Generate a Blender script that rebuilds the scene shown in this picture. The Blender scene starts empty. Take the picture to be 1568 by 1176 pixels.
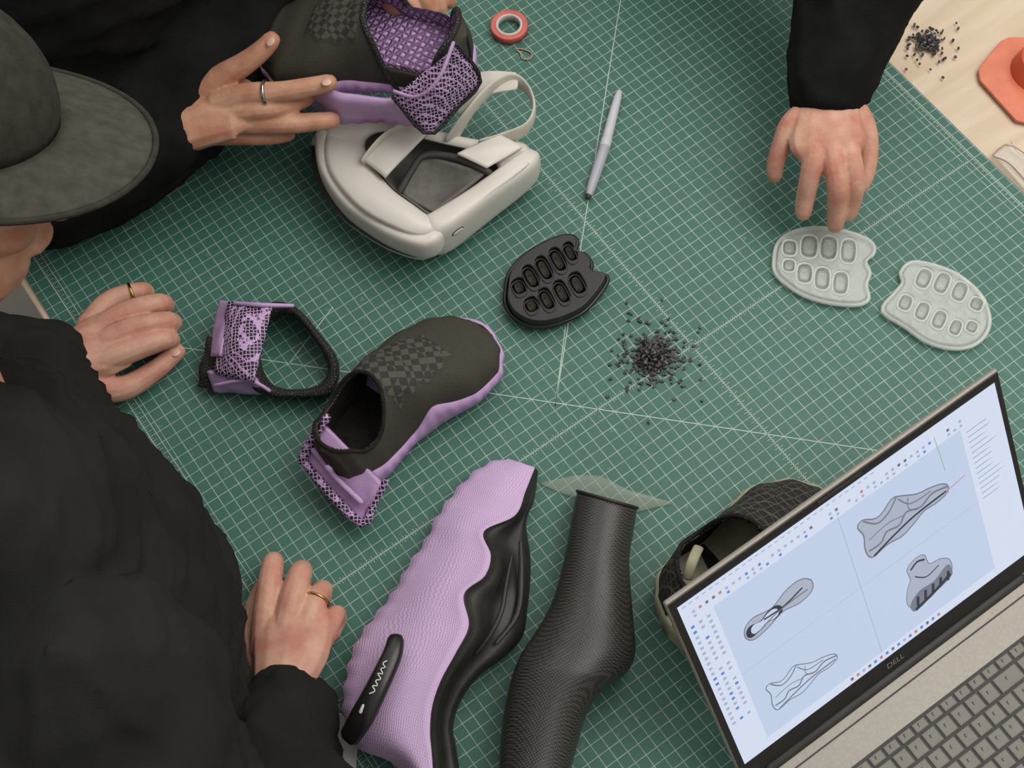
import bpy, bmesh, math, random
import numpy as np
from mathutils import Matrix, Vector, noise
random.seed(4)
scene=bpy.context.scene
TZ=0.90            # table top height (m)
# ------------------------------------------------------------------ camera
S=2000/1568; F=2777.0; D=1.53
TH=math.radians(24.6); RO=math.radians(-4.5)
CM=Matrix.Rotation(TH,3,'X')@Matrix.Rotation(RO,3,'Z')
CL=Vector((0,-D*math.sin(TH),TZ+D*math.cos(TH)))
cd=bpy.data.cameras.new("camera"); cam=bpy.data.objects.new("camera",cd); scene.collection.objects.link(cam)
cam.matrix_world=Matrix.Translation(CL)@CM.to_4x4()
cd.sensor_width=36; cd.lens=F*36/2000; cd.clip_start=0.02
scene.camera=cam
scene.view_settings.view_transform='Standard'
def P(x,y,h=0.0):
    """survey measurement -> world point at height h above the table top"""
    d=CM@Vector(((x-784)*S/F,(588-y)*S/F,-1))
    t=(TZ+h-CL.z)/d.z
    return CL+d*t
YAW=math.radians(31)
BV=Vector((math.cos(YAW),math.sin(YAW),0)); AV=Vector((math.sin(YAW),-math.cos(YAW),0))
O0=P(1060,530)
def AB(a,b,h=0): return Vector((O0.x,O0.y,TZ+h))+AV*a+BV*b
# ------------------------------------------------------------------ materials
def lin(c):
    return tuple(((v/255)/12.92 if v/255<=0.04045 else ((v/255+0.055)/1.055)**2.4) for v in c)+(1,)
def new_mat(name):
    m=bpy.data.materials.new(name); m.use_nodes=True
    return m,m.node_tree,m.node_tree.nodes["Principled BSDF"]
def mat(name,c,rough=0.5,var=0.12,vs=60,bump=0.0,bs=400,bd=0.001,c2=None,sss=0,metal=0,trans=0,alpha=1,spec=0.5,coord='Object'):
    m,nt,b=new_mat(name); N=nt.nodes; L=nt.links
    tc=N.new('ShaderNodeTexCoord')
    nz=N.new('ShaderNodeTexNoise'); nz.inputs['Scale'].default_value=vs; nz.inputs['Detail'].default_value=3
    L.new(tc.outputs[coord],nz.inputs['Vector'])
    mx=N.new('ShaderNodeMix'); mx.data_type='RGBA'
    l=lin(c); k=lin(c2) if c2 else tuple(v*(1-var*2) for v in l[:3])+(1,)
    mx.inputs[6].default_value=l; mx.inputs[7].default_value=k
    rr=N.new('ShaderNodeMapRange'); rr.inputs[1].default_value=.35; rr.inputs[2].default_value=.68
    L.new(nz.outputs[0],rr.inputs[0]); L.new(rr.outputs[0],mx.inputs[0]); L.new(mx.outputs[2],b.inputs['Base Color'])
    b.inputs['Roughness'].default_value=rough; b.inputs['Metallic'].default_value=metal
    b.inputs['Specular IOR Level'].default_value=spec
    if sss: b.inputs['Subsurface Weight'].default_value=sss; b.inputs['Subsurface Radius'].default_value=(.012,.005,.003); b.inputs['Subsurface Scale'].default_value=.5
    if trans: b.inputs['Transmission Weight'].default_value=trans
    b.inputs['Alpha'].default_value=alpha
    if bump:
        n2=N.new('ShaderNodeTexNoise'); n2.inputs['Scale'].default_value=bs; n2.inputs['Detail'].default_value=4
        L.new(tc.outputs[coord],n2.inputs['Vector'])
        bp=N.new('ShaderNodeBump'); bp.inputs['Strength'].default_value=bump; bp.inputs['Distance'].default_value=bd
        L.new(n2.outputs[0],bp.inputs['Height']); L.new(bp.outputs[0],b.inputs['Normal'])
    return m
def tex_mat(name,c1,c2,kind,scale,rough=.6,bump=.6,bd=.002,thr=(.03,.09),rot=(0,0,0),rnd=.55,sc3=(1,1,1)):
    m,nt,b=new_mat(name); N=nt.nodes; L=nt.links
    tc=N.new('ShaderNodeTexCoord'); mp=N.new('ShaderNodeMapping'); mp.inputs['Rotation'].default_value=rot; mp.inputs['Scale'].default_value=sc3
    L.new(tc.outputs['Object'],mp.inputs[0])
    if kind=='lattice':
        t=N.new('ShaderNodeTexVoronoi'); t.feature='DISTANCE_TO_EDGE'; t.inputs['Randomness'].default_value=rnd; out=t.outputs['Distance']
    else:
        t=N.new('ShaderNodeTexChecker'); out=t.outputs['Fac']
    t.inputs['Scale'].default_value=scale
    L.new(mp.outputs[0],t.inputs['Vector'])
    rr=N.new('ShaderNodeMapRange'); rr.inputs[1].default_value=thr[0]; rr.inputs[2].default_value=thr[1]
    L.new(out,rr.inputs[0])
    mx=N.new('ShaderNodeMix'); mx.data_type='RGBA'; mx.inputs[6].default_value=lin(c1); mx.inputs[7].default_value=lin(c2)
    L.new(rr.outputs[0],mx.inputs[0]); L.new(mx.outputs[2],b.inputs['Base Color']); b.inputs['Roughness'].default_value=rough
    bp=N.new('ShaderNodeBump'); bp.inputs['Strength'].default_value=bump; bp.inputs['Distance'].default_value=bd
    if kind=='lattice': bp.invert=True
    L.new(rr.outputs[0],bp.inputs['Height']); L.new(bp.outputs[0],b.inputs['Normal'])
    return m
def zig_mat(name,c1,c2,ang,pitch=.0026,zp=.003,za=.0010):
    m,nt,b=new_mat(name); N=nt.nodes; L=nt.links
    tc=N.new('ShaderNodeTexCoord'); mp=N.new('ShaderNodeMapping'); mp.inputs['Rotation'].default_value=(0,0,ang); L.new(tc.outputs['Object'],mp.inputs[0])
    sx=N.new('ShaderNodeSeparateXYZ'); L.new(mp.outputs[0],sx.inputs[0])
    def mth(op,a,bv=None,b2=None):
        n=N.new('ShaderNodeMath'); n.operation=op; L.new(a,n.inputs[0])
        if b2 is not None: L.new(b2,n.inputs[1])
        elif bv is not None: n.inputs[1].default_value=bv
        return n.outputs[0]
    nz=N.new('ShaderNodeTexNoise'); nz.inputs['Scale'].default_value=8; L.new(tc.outputs['Object'],nz.inputs['Vector'])
    warp=mth('MULTIPLY',nz.outputs[0],.07)
    pp=mth('PINGPONG',sx.outputs[0],zp); pp=mth('MULTIPLY',pp,za/zp)
    v=mth('ADD',sx.outputs[1],b2=pp); v=mth('ADD',v,b2=warp)
    s=mth('SINE',mth('MULTIPLY',v,2*math.pi/pitch))
    s2=mth('SINE',mth('MULTIPLY',sx.outputs[0],2*math.pi/.0028)); s2=mth('MULTIPLY',s2,.35); s=mth('ADD',s,b2=s2)
    rr=N.new('ShaderNodeMapRange'); rr.inputs[1].default_value=-1.2; rr.inputs[2].default_value=.7; L.new(s,rr.inputs[0])
    mx=N.new('ShaderNodeMix'); mx.data_type='RGBA'; mx.inputs[6].default_value=lin(c2); mx.inputs[7].default_value=lin(c1)
    L.new(rr.outputs[0],mx.inputs[0]); L.new(mx.outputs[2],b.inputs['Base Color']); b.inputs['Roughness'].default_value=.65
    bp=N.new('ShaderNodeBump'); bp.inputs['Strength'].default_value=.35; bp.inputs['Distance'].default_value=.0006
    L.new(rr.outputs[0],bp.inputs['Height']); L.new(bp.outputs[0],b.inputs['Normal'])
    return m
def emis(name,c,s=1.0):
    m,nt,b=new_mat(name); b.inputs['Base Color'].default_value=(0,0,0,1); b.inputs['Roughness'].default_value=.35
    b.inputs['Emission Color'].default_value=lin(c); b.inputs['Emission Strength'].default_value=s
    return m
axl=P(600,1170)-P(780,710)
M=dict(
 black_fab=mat('black_sweatshirt',(41,41,38),.95,.15,14,bump=.5,bs=900,bd=.0008,spec=.15),
 black_fab2=mat('black_wool',(30,30,30),.95,.2,25,bump=.5,bs=700,bd=.001,spec=.1),
 skin=mat('skin',(214,168,144),.5,.1,38,bump=.4,bs=330,bd=.0007,c2=(196,132,112),sss=.15,spec=.35),
 skin_d=mat('skin_warm',(204,157,128),.5,.1,38,bump=.4,bs=330,bd=.0007,c2=(180,123,97),sss=.15,spec=.35),
 nail=mat('nail',(226,184,166),.3,.03),
 gold=mat('gold',(200,165,95),.25,.05,metal=1), silver=mat('silver',(190,190,188),.22,.05,metal=1),
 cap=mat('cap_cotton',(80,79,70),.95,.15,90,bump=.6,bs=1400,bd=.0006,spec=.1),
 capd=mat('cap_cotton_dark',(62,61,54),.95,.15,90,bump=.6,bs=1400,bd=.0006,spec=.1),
 hair=mat('hair_grey',(104,96,84),.6,.3,120,bump=.8,bs=500,bd=.002),
 up=mat('dark_foam',(72,70,61),.85,.1,700,bump=.6,bs=1500,bd=.0006,spec=.2),
 upd=mat('dark_foam_lining',(42,40,37),.9,.2,150,bump=.8,bs=500,bd=.002,spec=.2),
 chk=tex_mat('checker_foam',(78,76,66),(46,44,40),'checker',125,.8,.9,.0018,(.4,.6),rot=(0,0,.6)),
 lil=mat('lilac_print',(198,164,206),.6,.06,40,bump=.4,bs=600,bd=.0008,c2=(188,152,198)),
 lilw=zig_mat('lilac_knit_print',(214,185,220),(196,163,205),-math.atan2(axl.y,axl.x)),
 lat=tex_mat('lilac_lattice',(206,170,214),(30,27,29),'lattice',260,.6,1,.002,(.10,.16),rnd=.3),
 latin=tex_mat('lilac_cells',(138,104,146),(204,168,212),'lattice',150,.6,1,.003,(.02,.26),rnd=.2,rot=(.5,.4,.3)),
 latb=tex_mat('black_lattice',(30,30,28),(66,62,60),'lattice',300,.7,1,.003,(.05,.2)),
 knit=tex_mat('dark_knit',(84,81,71),(32,32,30),'lattice',115,.8,1,.003,(.05,.13),rnd=.12),
 blk=mat('black_rubber',(42,41,38),.5,.15,80,bump=.15,bs=300,bd=.0006),
 blkg=mat('black_plastic',(32,31,29),.32,.1),
 carb=tex_mat('black_mesh',(28,28,26),(76,73,65),'checker',600,.42,.5,.0007,(.3,.7),(0,0,math.radians(20))),
 white=mat('white_plastic',(220,214,203),.4,.03,20), strap=mat('cream_strap',(212,207,194),.7,.05,60,bump=.2,bs=900,bd=.0004),
 gask=mat('grey_foam_gasket',(116,113,106),.8,.1,100), seam=mat('dark_seam',(60,58,54),.6,.1),
 clear=mat('frosted_silicone',(230,234,226),.22,.02,alpha=.24,spec=.7),
 clear2=mat('frosted_silicone_thick',(240,243,236),.18,.02,alpha=.45,spec=.9),
 film=mat('translucent_film',(196,200,184),.25,.05,30,alpha=.24),
 mark=mat('marker_barrel',(200,199,204),.4,.03), markc=mat('marker_cap',(172,171,180),.4,.03),
 red=mat('red_tape',(216,104,92),.45,.08), core=mat('tape_core',(206,196,186),.5,.06), band=mat('rubber_band',(178,150,130),.6),
 orange=mat('orange_plastic',(236,134,100),.35,.06,alpha=.93), orange2=mat('orange_plastic_deep',(224,98,64),.35,.06),
 lap=mat('laptop_aluminium',(154,148,137),.45,.05,300,metal=.2), lapb=mat('laptop_bezel',(38,37,35),.4,.05), key=mat('laptop_key',(126,121,111),.55,.04), keye=mat('key_legend',(58,54,49),.6),
 keyb=mat('key_well',(58,55,51),.6), print_=mat('white_print',(215,213,208),.6,.02),
 paper=mat('paper',(205,203,196),.8,.03), blue=mat('blue_pen',(70,60,150),.4), olive=mat('pale_olive_sole',(168,166,138),.6,.08), glass=mat('clear_plastic',(230,225,215),.1,.02,alpha=.3),
)
# ------------------------------------------------------------------ mesh helpers
def empty(name,loc):
    e=bpy.data.objects.new(name,None); e.location=loc; e.empty_display_size=.05; scene.collection.objects.link(e); e.matrix_world=Matrix.Translation(loc); return e
def link(o,parent):
    scene.collection.objects.link(o)
    if parent:
        o.parent=parent; o.matrix_parent_inverse=Matrix.Translation(-Vector(parent.location))
def mesh(name,v,f,m,parent=None,smooth=True,mats=None,idx=None,world=None,recalc=True):
    me=bpy.data.meshes.new(name); me.from_pydata([tuple(p) for p in v],[],f)
    for x in (mats or [m]): me.materials.append(x)
    if idx is not None:
        for p,i in zip(me.polygons,idx): p.material_index=i
    if recalc:
        bm=bmesh.new(); bm.from_mesh(me); bmesh.ops.recalc_face_normals(bm,faces=bm.faces); bm.to_mesh(me); bm.free()
    for p in me.polygons: p.use_smooth=smooth
    o=bpy.data.objects.new(name,me)
    if world is not None: o.matrix_world=world
    link(o,parent); return o
def cr(pts,n,closed=False):
    A=[np.array(p,float) for p in pts]; k=len(A)
    segs=k if closed else k-1
    fine=[]
    for i in range(segs):
        if closed: p0,p1,p2,p3=A[(i-1)%k],A[i],A[(i+1)%k],A[(i+2)%k]
        else: p0,p1,p2,p3=A[max(i-1,0)],A[i],A[i+1],A[min(i+2,k-1)]
        for j in range(12):
            t=j/12
            fine.append(.5*((2*p1)+(-p0+p2)*t+(2*p0-5*p1+4*p2-p3)*t*t+(-p0+3*p1-3*p2+p3)*t**3))
    fine.append(A[-1] if not closed else A[0])
    d=[0]
    for i in range(1,len(fine)): d.append(d[-1]+np.linalg.norm(fine[i][:3]-fine[i-1][:3]))
    tot=d[-1]; j=0; out=[]
    m=n if closed else n-1
    for i in range(n):
        s=tot*i/m
        while j<len(d)-2 and d[j+1]<s: j+=1
        w=(s-d[j])/max(d[j+1]-d[j],1e-9); out.append(fine[j]*(1-w)+fine[j+1]*w)
    return out
def tube_geo(path,seg=12,sub=4,closed=False,cap=True,seedup=None,sq=1.0):
    rows=[]
    for p,r in path:
        a,b=(r if isinstance(r,tuple) else (r,r)); rows.append((p[0],p[1],p[2],a,b))
    n=(len(rows)*sub) if closed else ((len(rows)-1)*sub+1)
    if len(rows)>1: rows=cr(rows,n,closed)
    V=[];Fc=[]; k=len(rows)
    pts=[Vector(r[:3]) for r in rows]
    rings=[]; upp=seedup; lastup=Vector((0,0,1))
    for i in range(k):
        if closed: T=pts[(i+1)%k]-pts[(i-1)%k]
        else: T=pts[min(i+1,k-1)]-pts[max(i-1,0)]
        T.normalize()
        ref=upp if upp is not None else Vector((0,0,1))
        sd=T.cross(ref)
        if sd.length<.25: sd=T.cross(lastup) if i>0 else T.cross(Vector((0,1,0)))
        sd.normalize(); u=sd.cross(T).normalized(); lastup=u
        rings.append((pts[i],T,sd,u,abs(rows[i][3]),abs(rows[i][4])))
    ext=[]
    if cap and not closed:
        p,T,sd,u,a,b=rings[0]
        for q in (0.35,.75): ext.append((p-T*min(a,b)*math.sin(math.acos(q)),T,sd,u,a*q,b*q))
        e2=[]; p,T,sd,u,a,b=rings[-1]
        for q in (.75,.35): e2.append((p+T*min(a,b)*math.sin(math.acos(q)),T,sd,u,a*q,b*q))
        rings=ext+rings+e2
    pw=lambda x: math.copysign(abs(x)**sq,x)
    for p,T,sd,u,a,b in rings:
        for s in range(seg):
            t=2*math.pi*s/seg; V.append(p+sd*(a*pw(math.cos(t)))+u*(b*pw(math.sin(t))))
    k=len(rings)
    for i in range(k if closed else k-1):
        for s in range(seg):
            Fc.append((i*seg+s,i*seg+(s+1)%seg,((i+1)%k)*seg+(s+1)%seg,((i+1)%k)*seg+s))
    if not closed:
        Fc.append(tuple(range(seg))[::-1]); Fc.append(tuple((k-1)*seg+s for s in range(seg)))
    return V,Fc
def tube(name,path,m,parent=None,**kw):
    v,f=tube_geo(path,**kw); return mesh(name,v,f,m,parent)
def ell_geo(c,r,rot=None,nu=16,nv=10):
    V=[];Fc=[]; rot=rot or Matrix.Identity(3)
    for i in range(nv+1):
        ph=math.pi*i/nv
        for j in range(nu):
            t=2*math.pi*j/nu
            V.append(Vector(c)+rot@Vector((r[0]*math.sin(ph)*math.cos(t),r[1]*math.sin(ph)*math.sin(t),r[2]*math.cos(ph))))
    for i in range(nv):
        for j in range(nu): Fc.append((i*nu+j,i*nu+(j+1)%nu,(i+1)*nu+(j+1)%nu,(i+1)*nu+j))
    return V,Fc
SCR=bpy.data.scenes.new('scratch')
def blob(name,geos,m,parent,voxel=.0016,smooth=6,fac=.5,wr=0):
    """union of closed skins -> one continuous surface"""
    V=[];Fc=[]
    for v,f in geos:
        o=len(V); V+=v; Fc+=[tuple(i+o for i in q) for q in f]
    me=bpy.data.meshes.new(name); me.from_pydata([tuple(p) for p in V],[],Fc)
    bm=bmesh.new(); bm.from_mesh(me); bmesh.ops.remove_doubles(bm,verts=bm.verts,dist=1e-6); bmesh.ops.recalc_face_normals(bm,faces=bm.faces); bm.to_mesh(me); bm.free()
    me.materials.append(m)
    ob=bpy.data.objects.new(name,me); SCR.collection.objects.link(ob)
    r=ob.modifiers.new('r','REMESH'); r.mode='VOXEL'; r.voxel_size=voxel; r.use_smooth_shade=True
    if smooth:
        s=ob.modifiers.new('s','SMOOTH'); s.iterations=smooth; s.factor=fac
    VL=SCR.view_layers[0]; VL.update(); dg=VL.depsgraph
    me2=bpy.data.meshes.new_from_object(ob.evaluated_get(dg),depsgraph=dg)
    bpy.data.objects.remove(ob)
    n=len(me2.vertices)
    if wr:
        co=np.empty(n*3); me2.vertices.foreach_get('co',co); no=np.empty(n*3); me2.vertices.foreach_get('normal',no)
        co=co.reshape(-1,3); no=no.reshape(-1,3)
        for i in range(n):
            p=co[i]; q=(p[0]*7+p[2]*9,p[1]*7-p[2]*5,p[2]*16); a=1-abs(noise.noise(q))*2.6
            q2=(p[0]*15-p[2]*6,p[1]*15+p[0]*6,p[2]*22); a2=1-abs(noise.noise(q2))*3.2
            co[i]=p+no[i]*(wr*max(0,a)**2+wr*.45*max(0,a2)**2)
        me2.vertices.foreach_set('co',co.ravel())
    me2.polygons.foreach_set('use_smooth',[True]*len(me2.polygons))
    o=bpy.data.objects.new(name,me2); link(o,parent); return o
def C(*rows,sub=4,seg=12,up=None):
    return tube_geo([(P(r[0],r[1],r[2]),(r[3],r[4]) if len(r)>4 else r[3]) for r in rows],seg=seg,sub=sub,seedup=up)
def plate(name,outs,h0,thick,bev,m,parent,smooth=True,n=64):
    cu=bpy.data.curves.new(name,'CURVE'); cu.dimensions='2D'; cu.fill_mode='BOTH'
    cu.extrude=max(thick/2-bev,0.0001); cu.bevel_depth=bev; cu.bevel_resolution=3; cu.offset=-bev
    for i,o in enumerate(outs):
        pts=[(P(x,y,h0+thick/2)) for x,y in o]
        if smooth: pts=cr([tuple(p) for p in pts],n if i==0 else 24,True)
        sp=cu.splines.new('POLY'); sp.points.add(len(pts)-1); sp.use_cyclic_u=True
        for q,p in zip(sp.points,pts): q.co=(p[0],p[1],0,1)
    cu.materials.append(m)
    ob=bpy.data.objects.new(name,cu); SCR.collection.objects.link(ob)
    VL=SCR.view_layers[0]; VL.update(); dg=VL.depsgraph
    me=bpy.data.meshes.new_from_object(ob.evaluated_get(dg),depsgraph=dg)
    bpy.data.objects.remove(ob); o=bpy.data.objects.new(name,me); o.matrix_world=Matrix.Translation((0,0,TZ+h0+thick/2))
    if not me.materials: me.materials.append(m)
    for p in me.polygons: p.use_smooth=abs(p.normal.z)<.98
    link(o,parent); return o
def grid(name,rows,m,parent,mats=None,idxf=None,closed_u=False,solid=0,world=None,cap=False,smooth=True):
    n=len(rows[0]); V=[p for r in rows for p in r]; Fc=[];I=[]
    for i in range(len(rows)-1):
        for j in range(n if closed_u else n-1):
            Fc.append((i*n+j,i*n+(j+1)%n,(i+1)*n+(j+1)%n,(i+1)*n+j)); I.append(idxf(i,j) if idxf else 0)
    if cap:
        Fc.append(tuple(range(n))); I.append(I[0]); Fc.append(tuple((len(rows)-1)*n+j for j in range(n))); I.append(I[-1])
    o=mesh(name,V,Fc,m,parent,smooth=smooth,mats=mats,idx=I,world=world)
    if solid:
        s=o.modifiers.new('s','SOLIDIFY'); s.thickness=solid; s.offset=-1
    return o
def patch4(name,c,m,parent,bulge=.01,thick=.004,n=14,wob=0):
    c00,c10,c11,c01=c; rows=[]
    nrm=(c10-c00).cross(c01-c00).normalized()
    if nrm.z<0: nrm=-nrm
    for i in range(n+1):
        r=[];u=i/n
        for j in range(n+1):
            v=j/n
            p=(c00*(1-u)+c10*u)*(1-v)+(c01*(1-u)+c11*u)*v
            p=p+nrm*(bulge*(1-(2*u-1)**2)*(1-(2*v-1)**2))
            if wob: p=p+nrm*wob*noise.noise(p*60)
            r.append(p)
        rows.append(r)
    o=grid(name,rows,m,parent); s=o.modifiers.new('s','SOLIDIFY'); s.thickness=thick; s.offset=0
    return o
def box(name,c,dx,dy,dz,X,Y,Z,m,parent,bev=0):
    V=[c+X*(dx*i)+Y*(dy*j)+Z*(dz*k) for i in(-.5,.5) for j in(-.5,.5) for k in(-.5,.5)]
    Fc=[(0,1,3,2),(4,6,7,5),(0,4,5,1),(2,3,7,6),(0,2,6,4),(1,5,7,3)]
    o=mesh(name,V,Fc,m,parent,smooth=False)
    if bev:
        b=o.modifiers.new('b','BEVEL'); b.width=bev; b.segments=3
    return o
ZV=Vector((0,0,1)); XW=Vector((1,0,0)); YW=Vector((0,1,0))
# ------------------------------------------------------------------ room + table
fm=mat('concrete_floor',(120,116,108),.8,.1,3); wlm=mat('painted_wall',(222,220,214),.9,.02,3)
box('floor',Vector((0,0,-.05)),9,9,.1,XW,YW,ZV,fm,None)
box('wall_back',Vector((0,4.45,1.5)),9,.1,3,XW,YW,ZV,wlm,None); box('wall_front',Vector((0,-4.45,1.5)),9,.1,3,XW,YW,ZV,wlm,None)
box('wall_left',Vector((-4.45,0,1.5)),.1,8.8,3,XW,YW,ZV,wlm,None); box('wall_right',Vector((4.45,0,1.5)),.1,8.8,3,XW,YW,ZV,wlm,None)
def wood_mat():
    m,nt,b=new_mat('birch_plywood'); N=nt.nodes; L=nt.links
    tc=N.new('ShaderNodeTexCoord'); mp=N.new('ShaderNodeMapping'); mp.inputs['Scale'].default_value=(1,9,1); L.new(tc.outputs['Object'],mp.inputs[0])
    nz=N.new('ShaderNodeTexNoise'); nz.inputs['Scale'].default_value=4; nz.inputs['Detail'].default_value=6; nz.inputs['Distortion'].default_value=.6; L.new(mp.outputs[0],nz.inputs['Vector'])
    cr_=N.new('ShaderNodeValToRGB'); cr_.color_ramp.elements[0].position=.3; cr_.color_ramp.elements[1].position=.7
    cr_.color_ramp.elements[0].color=lin((208,184,154)); cr_.color_ramp.elements[1].color=lin((228,210,184))
    L.new(nz.outputs[0],cr_.inputs[0]); L.new(cr_.outputs[0],b.inputs['Base Color']); b.inputs['Roughness'].default_value=.55
    return m
bL=(P(404,969)-O0).dot(BV)-.010; bR=(P(1507,237)-O0).dot(BV)
A0=(P(300,215)-O0).dot(AV); A1=.72
T0,T1=A0-.012,A1+.08
tbl=empty('work_table',AB((T0+T1)/2,.1,-.45))
ctr=AB((T0+T1)/2,(bL-.008+bR+.6)/2,-.023)
top=box('table_top',Vector((0,0,0)),bR+.6-bL+.008,T1-T0,.04,XW,YW,ZV,wood_mat(),None,.003)
top.matrix_world=Matrix.Translation(ctr)@Matrix.Rotation(YAW,4,'Z')
top.parent=tbl; top.matrix_parent_inverse=Matrix.Translation(-Vector(tbl.location))
for i,(a,b) in enumerate([(T0+.10,bL+.10),(T1-.08,bL+.10),(T0+.10,bR+.5),(T1-.08,bR+.5)]):
    c=AB(a,b); box('leg_%d'%(i+1),Vector((c.x,c.y,.4285)),.06,.06,.857,BV,AV,ZV,M['lap'],tbl,.003)
def cut_mat():
    m,nt,b=new_mat('cutting_mat_vinyl'); N=nt.nodes; L=nt.links
    tc=N.new('ShaderNodeTexCoord'); sx=N.new('ShaderNodeSeparateXYZ'); L.new(tc.outputs['Object'],sx.inputs[0])
    def line(out,pitch,w):
        a=N.new('ShaderNodeMath'); a.operation='DIVIDE'; L.new(out,a.inputs[0]); a.inputs[1].default_value=pitch
        f=N.new('ShaderNodeMath'); f.operation='FRACT'; L.new(a.outputs[0],f.inputs[0])
        s=N.new('ShaderNodeMath'); s.operation='SUBTRACT'; L.new(f.outputs[0],s.inputs[0]); s.inputs[1].default_value=.5
        q=N.new('ShaderNodeMath'); q.operation='ABSOLUTE'; L.new(s.outputs[0],q.inputs[0])
        g=N.new('ShaderNodeMath'); g.operation='GREATER_THAN'; L.new(q.outputs[0],g.inputs[0]); g.inputs[1].default_value=.5-w/pitch/2
        return g.outputs[0]
    l1=line(sx.outputs[0],.0127,.0008); l2=line(sx.outputs[1],.0127,.0008)
    mxx=N.new('ShaderNodeMath'); mxx.operation='MAXIMUM'; L.new(l1,mxx.inputs[0]); L.new(l2,mxx.inputs[1])
    nz=N.new('ShaderNodeTexNoise'); nz.inputs['Scale'].default_value=5; nz.inputs['Detail'].default_value=5; L.new(tc.outputs['Object'],nz.inputs['Vector'])
    base=N.new('ShaderNodeMix'); base.data_type='RGBA'; base.inputs[6].default_value=lin((55,101,87)); base.inputs[7].default_value=lin((71,115,101))
    L.new(nz.outputs[0],base.inputs[0])
    n3=N.new('ShaderNodeTexNoise'); n3.inputs['Scale'].default_value=90; n3.inputs['Detail'].default_value=6; L.new(tc.outputs['Object'],n3.inputs['Vector'])
    r3=N.new('ShaderNodeMapRange'); r3.inputs[1].default_value=.64; r3.inputs[2].default_value=.8; r3.inputs[4].default_value=.45; L.new(n3.outputs[0],r3.inputs[0])
    sc=N.new('ShaderNodeMix'); sc.data_type='RGBA'; L.new(r3.outputs[0],sc.inputs[0]); L.new(base.outputs[2],sc.inputs[6]); sc.inputs[7].default_value=lin((140,172,158))
    n4=N.new('ShaderNodeMapRange'); n4.inputs[1].default_value=.25; n4.inputs[2].default_value=.6; n4.inputs[3].default_value=.32; n4.inputs[4].default_value=.74; L.new(n3.outputs[0],n4.inputs[0])
    fm_=N.new('ShaderNodeMath'); fm_.operation='MULTIPLY'; L.new(mxx.outputs[0],fm_.inputs[0]); L.new(n4.outputs[0],fm_.inputs[1])
    mx=N.new('ShaderNodeMix'); mx.data_type='RGBA'; L.new(fm_.outputs[0],mx.inputs[0]); L.new(sc.outputs[2],mx.inputs[6]); mx.inputs[7].default_value=lin((190,206,192))
    L.new(mx.outputs[2],b.inputs['Base Color']); b.inputs['Roughness'].default_value=.5; b.inputs['Specular IOR Level'].default_value=.4
    return m
cm=empty('cutting_mat',AB(0,0,0))
mw=Matrix.Translation(AB(0,0,-.0015))@Matrix.Rotation(YAW,4,'Z')
x0,x1,y0,y1=bL,bR,-A1+.05,-A0
mo=mesh('mat_sheet',[(x,y,z) for x in(x0,x1) for y in(y0,y1) for z in(-.0015,.0015)],[(0,1,3,2),(4,6,7,5),(0,4,5,1),(2,3,7,6),(0,2,6,4),(1,5,7,3)],cut_mat(),cm,smooth=False,world=mw)
linem=mat('mat_print',(190,208,194),.6,.12,200)
lv=[];lf=[]
def strip(p,q,w,z=.00025):
    d=(q-p).normalized(); s=d.cross(ZV)*w/2; i=len(lv); zz=Vector((0,0,z))
    lv.extend([p-s+zz,p+s+zz,q+s+zz,q-s+zz]); lf.append((i,i+1,i+2,i+3))
def ruler(p,d,s,length,tick_,sides=(1,-1)):
    strip(p,p+d*length,.0011)
    n=int(length/.003175)
    for i in range(n):
        L_=tick_*(1 if i%4==0 else (.7 if i%2==0 else .45)); q=p+d*(i*.003175)
        for sg in sides: strip(q,q+s*sg*L_,.0005)
AL=A1-.07-(A0+.015)
ruler(AB(0,bL+.02),BV,AV,bR-bL-.04,.0055)
ruler(AB(A0+.015,0),AV,BV,AL,.0055)
ruler(AB(A0+.015,bR-.012),AV,BV,AL,.006,(-1,))
strip(AB(A0+.015,bR-.020),AB(A1-.07,bR-.020),.0008)
ruler(AB(A0+.015,bL+.020),AV,BV,AL,.006,(1,))
strip(AB(A0+.015,bL+.028),AB(A1-.07,bL+.028),.0008)
ruler(AB(A0+.012,bL+.02),BV,AV,bR-bL-.04,.006,(1,))
for p,q in [((960,-60),(850,622)),((250,528),(1370,694)),((440,560),(510,470)),((850,622),(866,500))]:
    strip(P(*p),P(*q),.0011)
mesh('printed_rulers',lv,lf,linem,cm,smooth=False)
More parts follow.
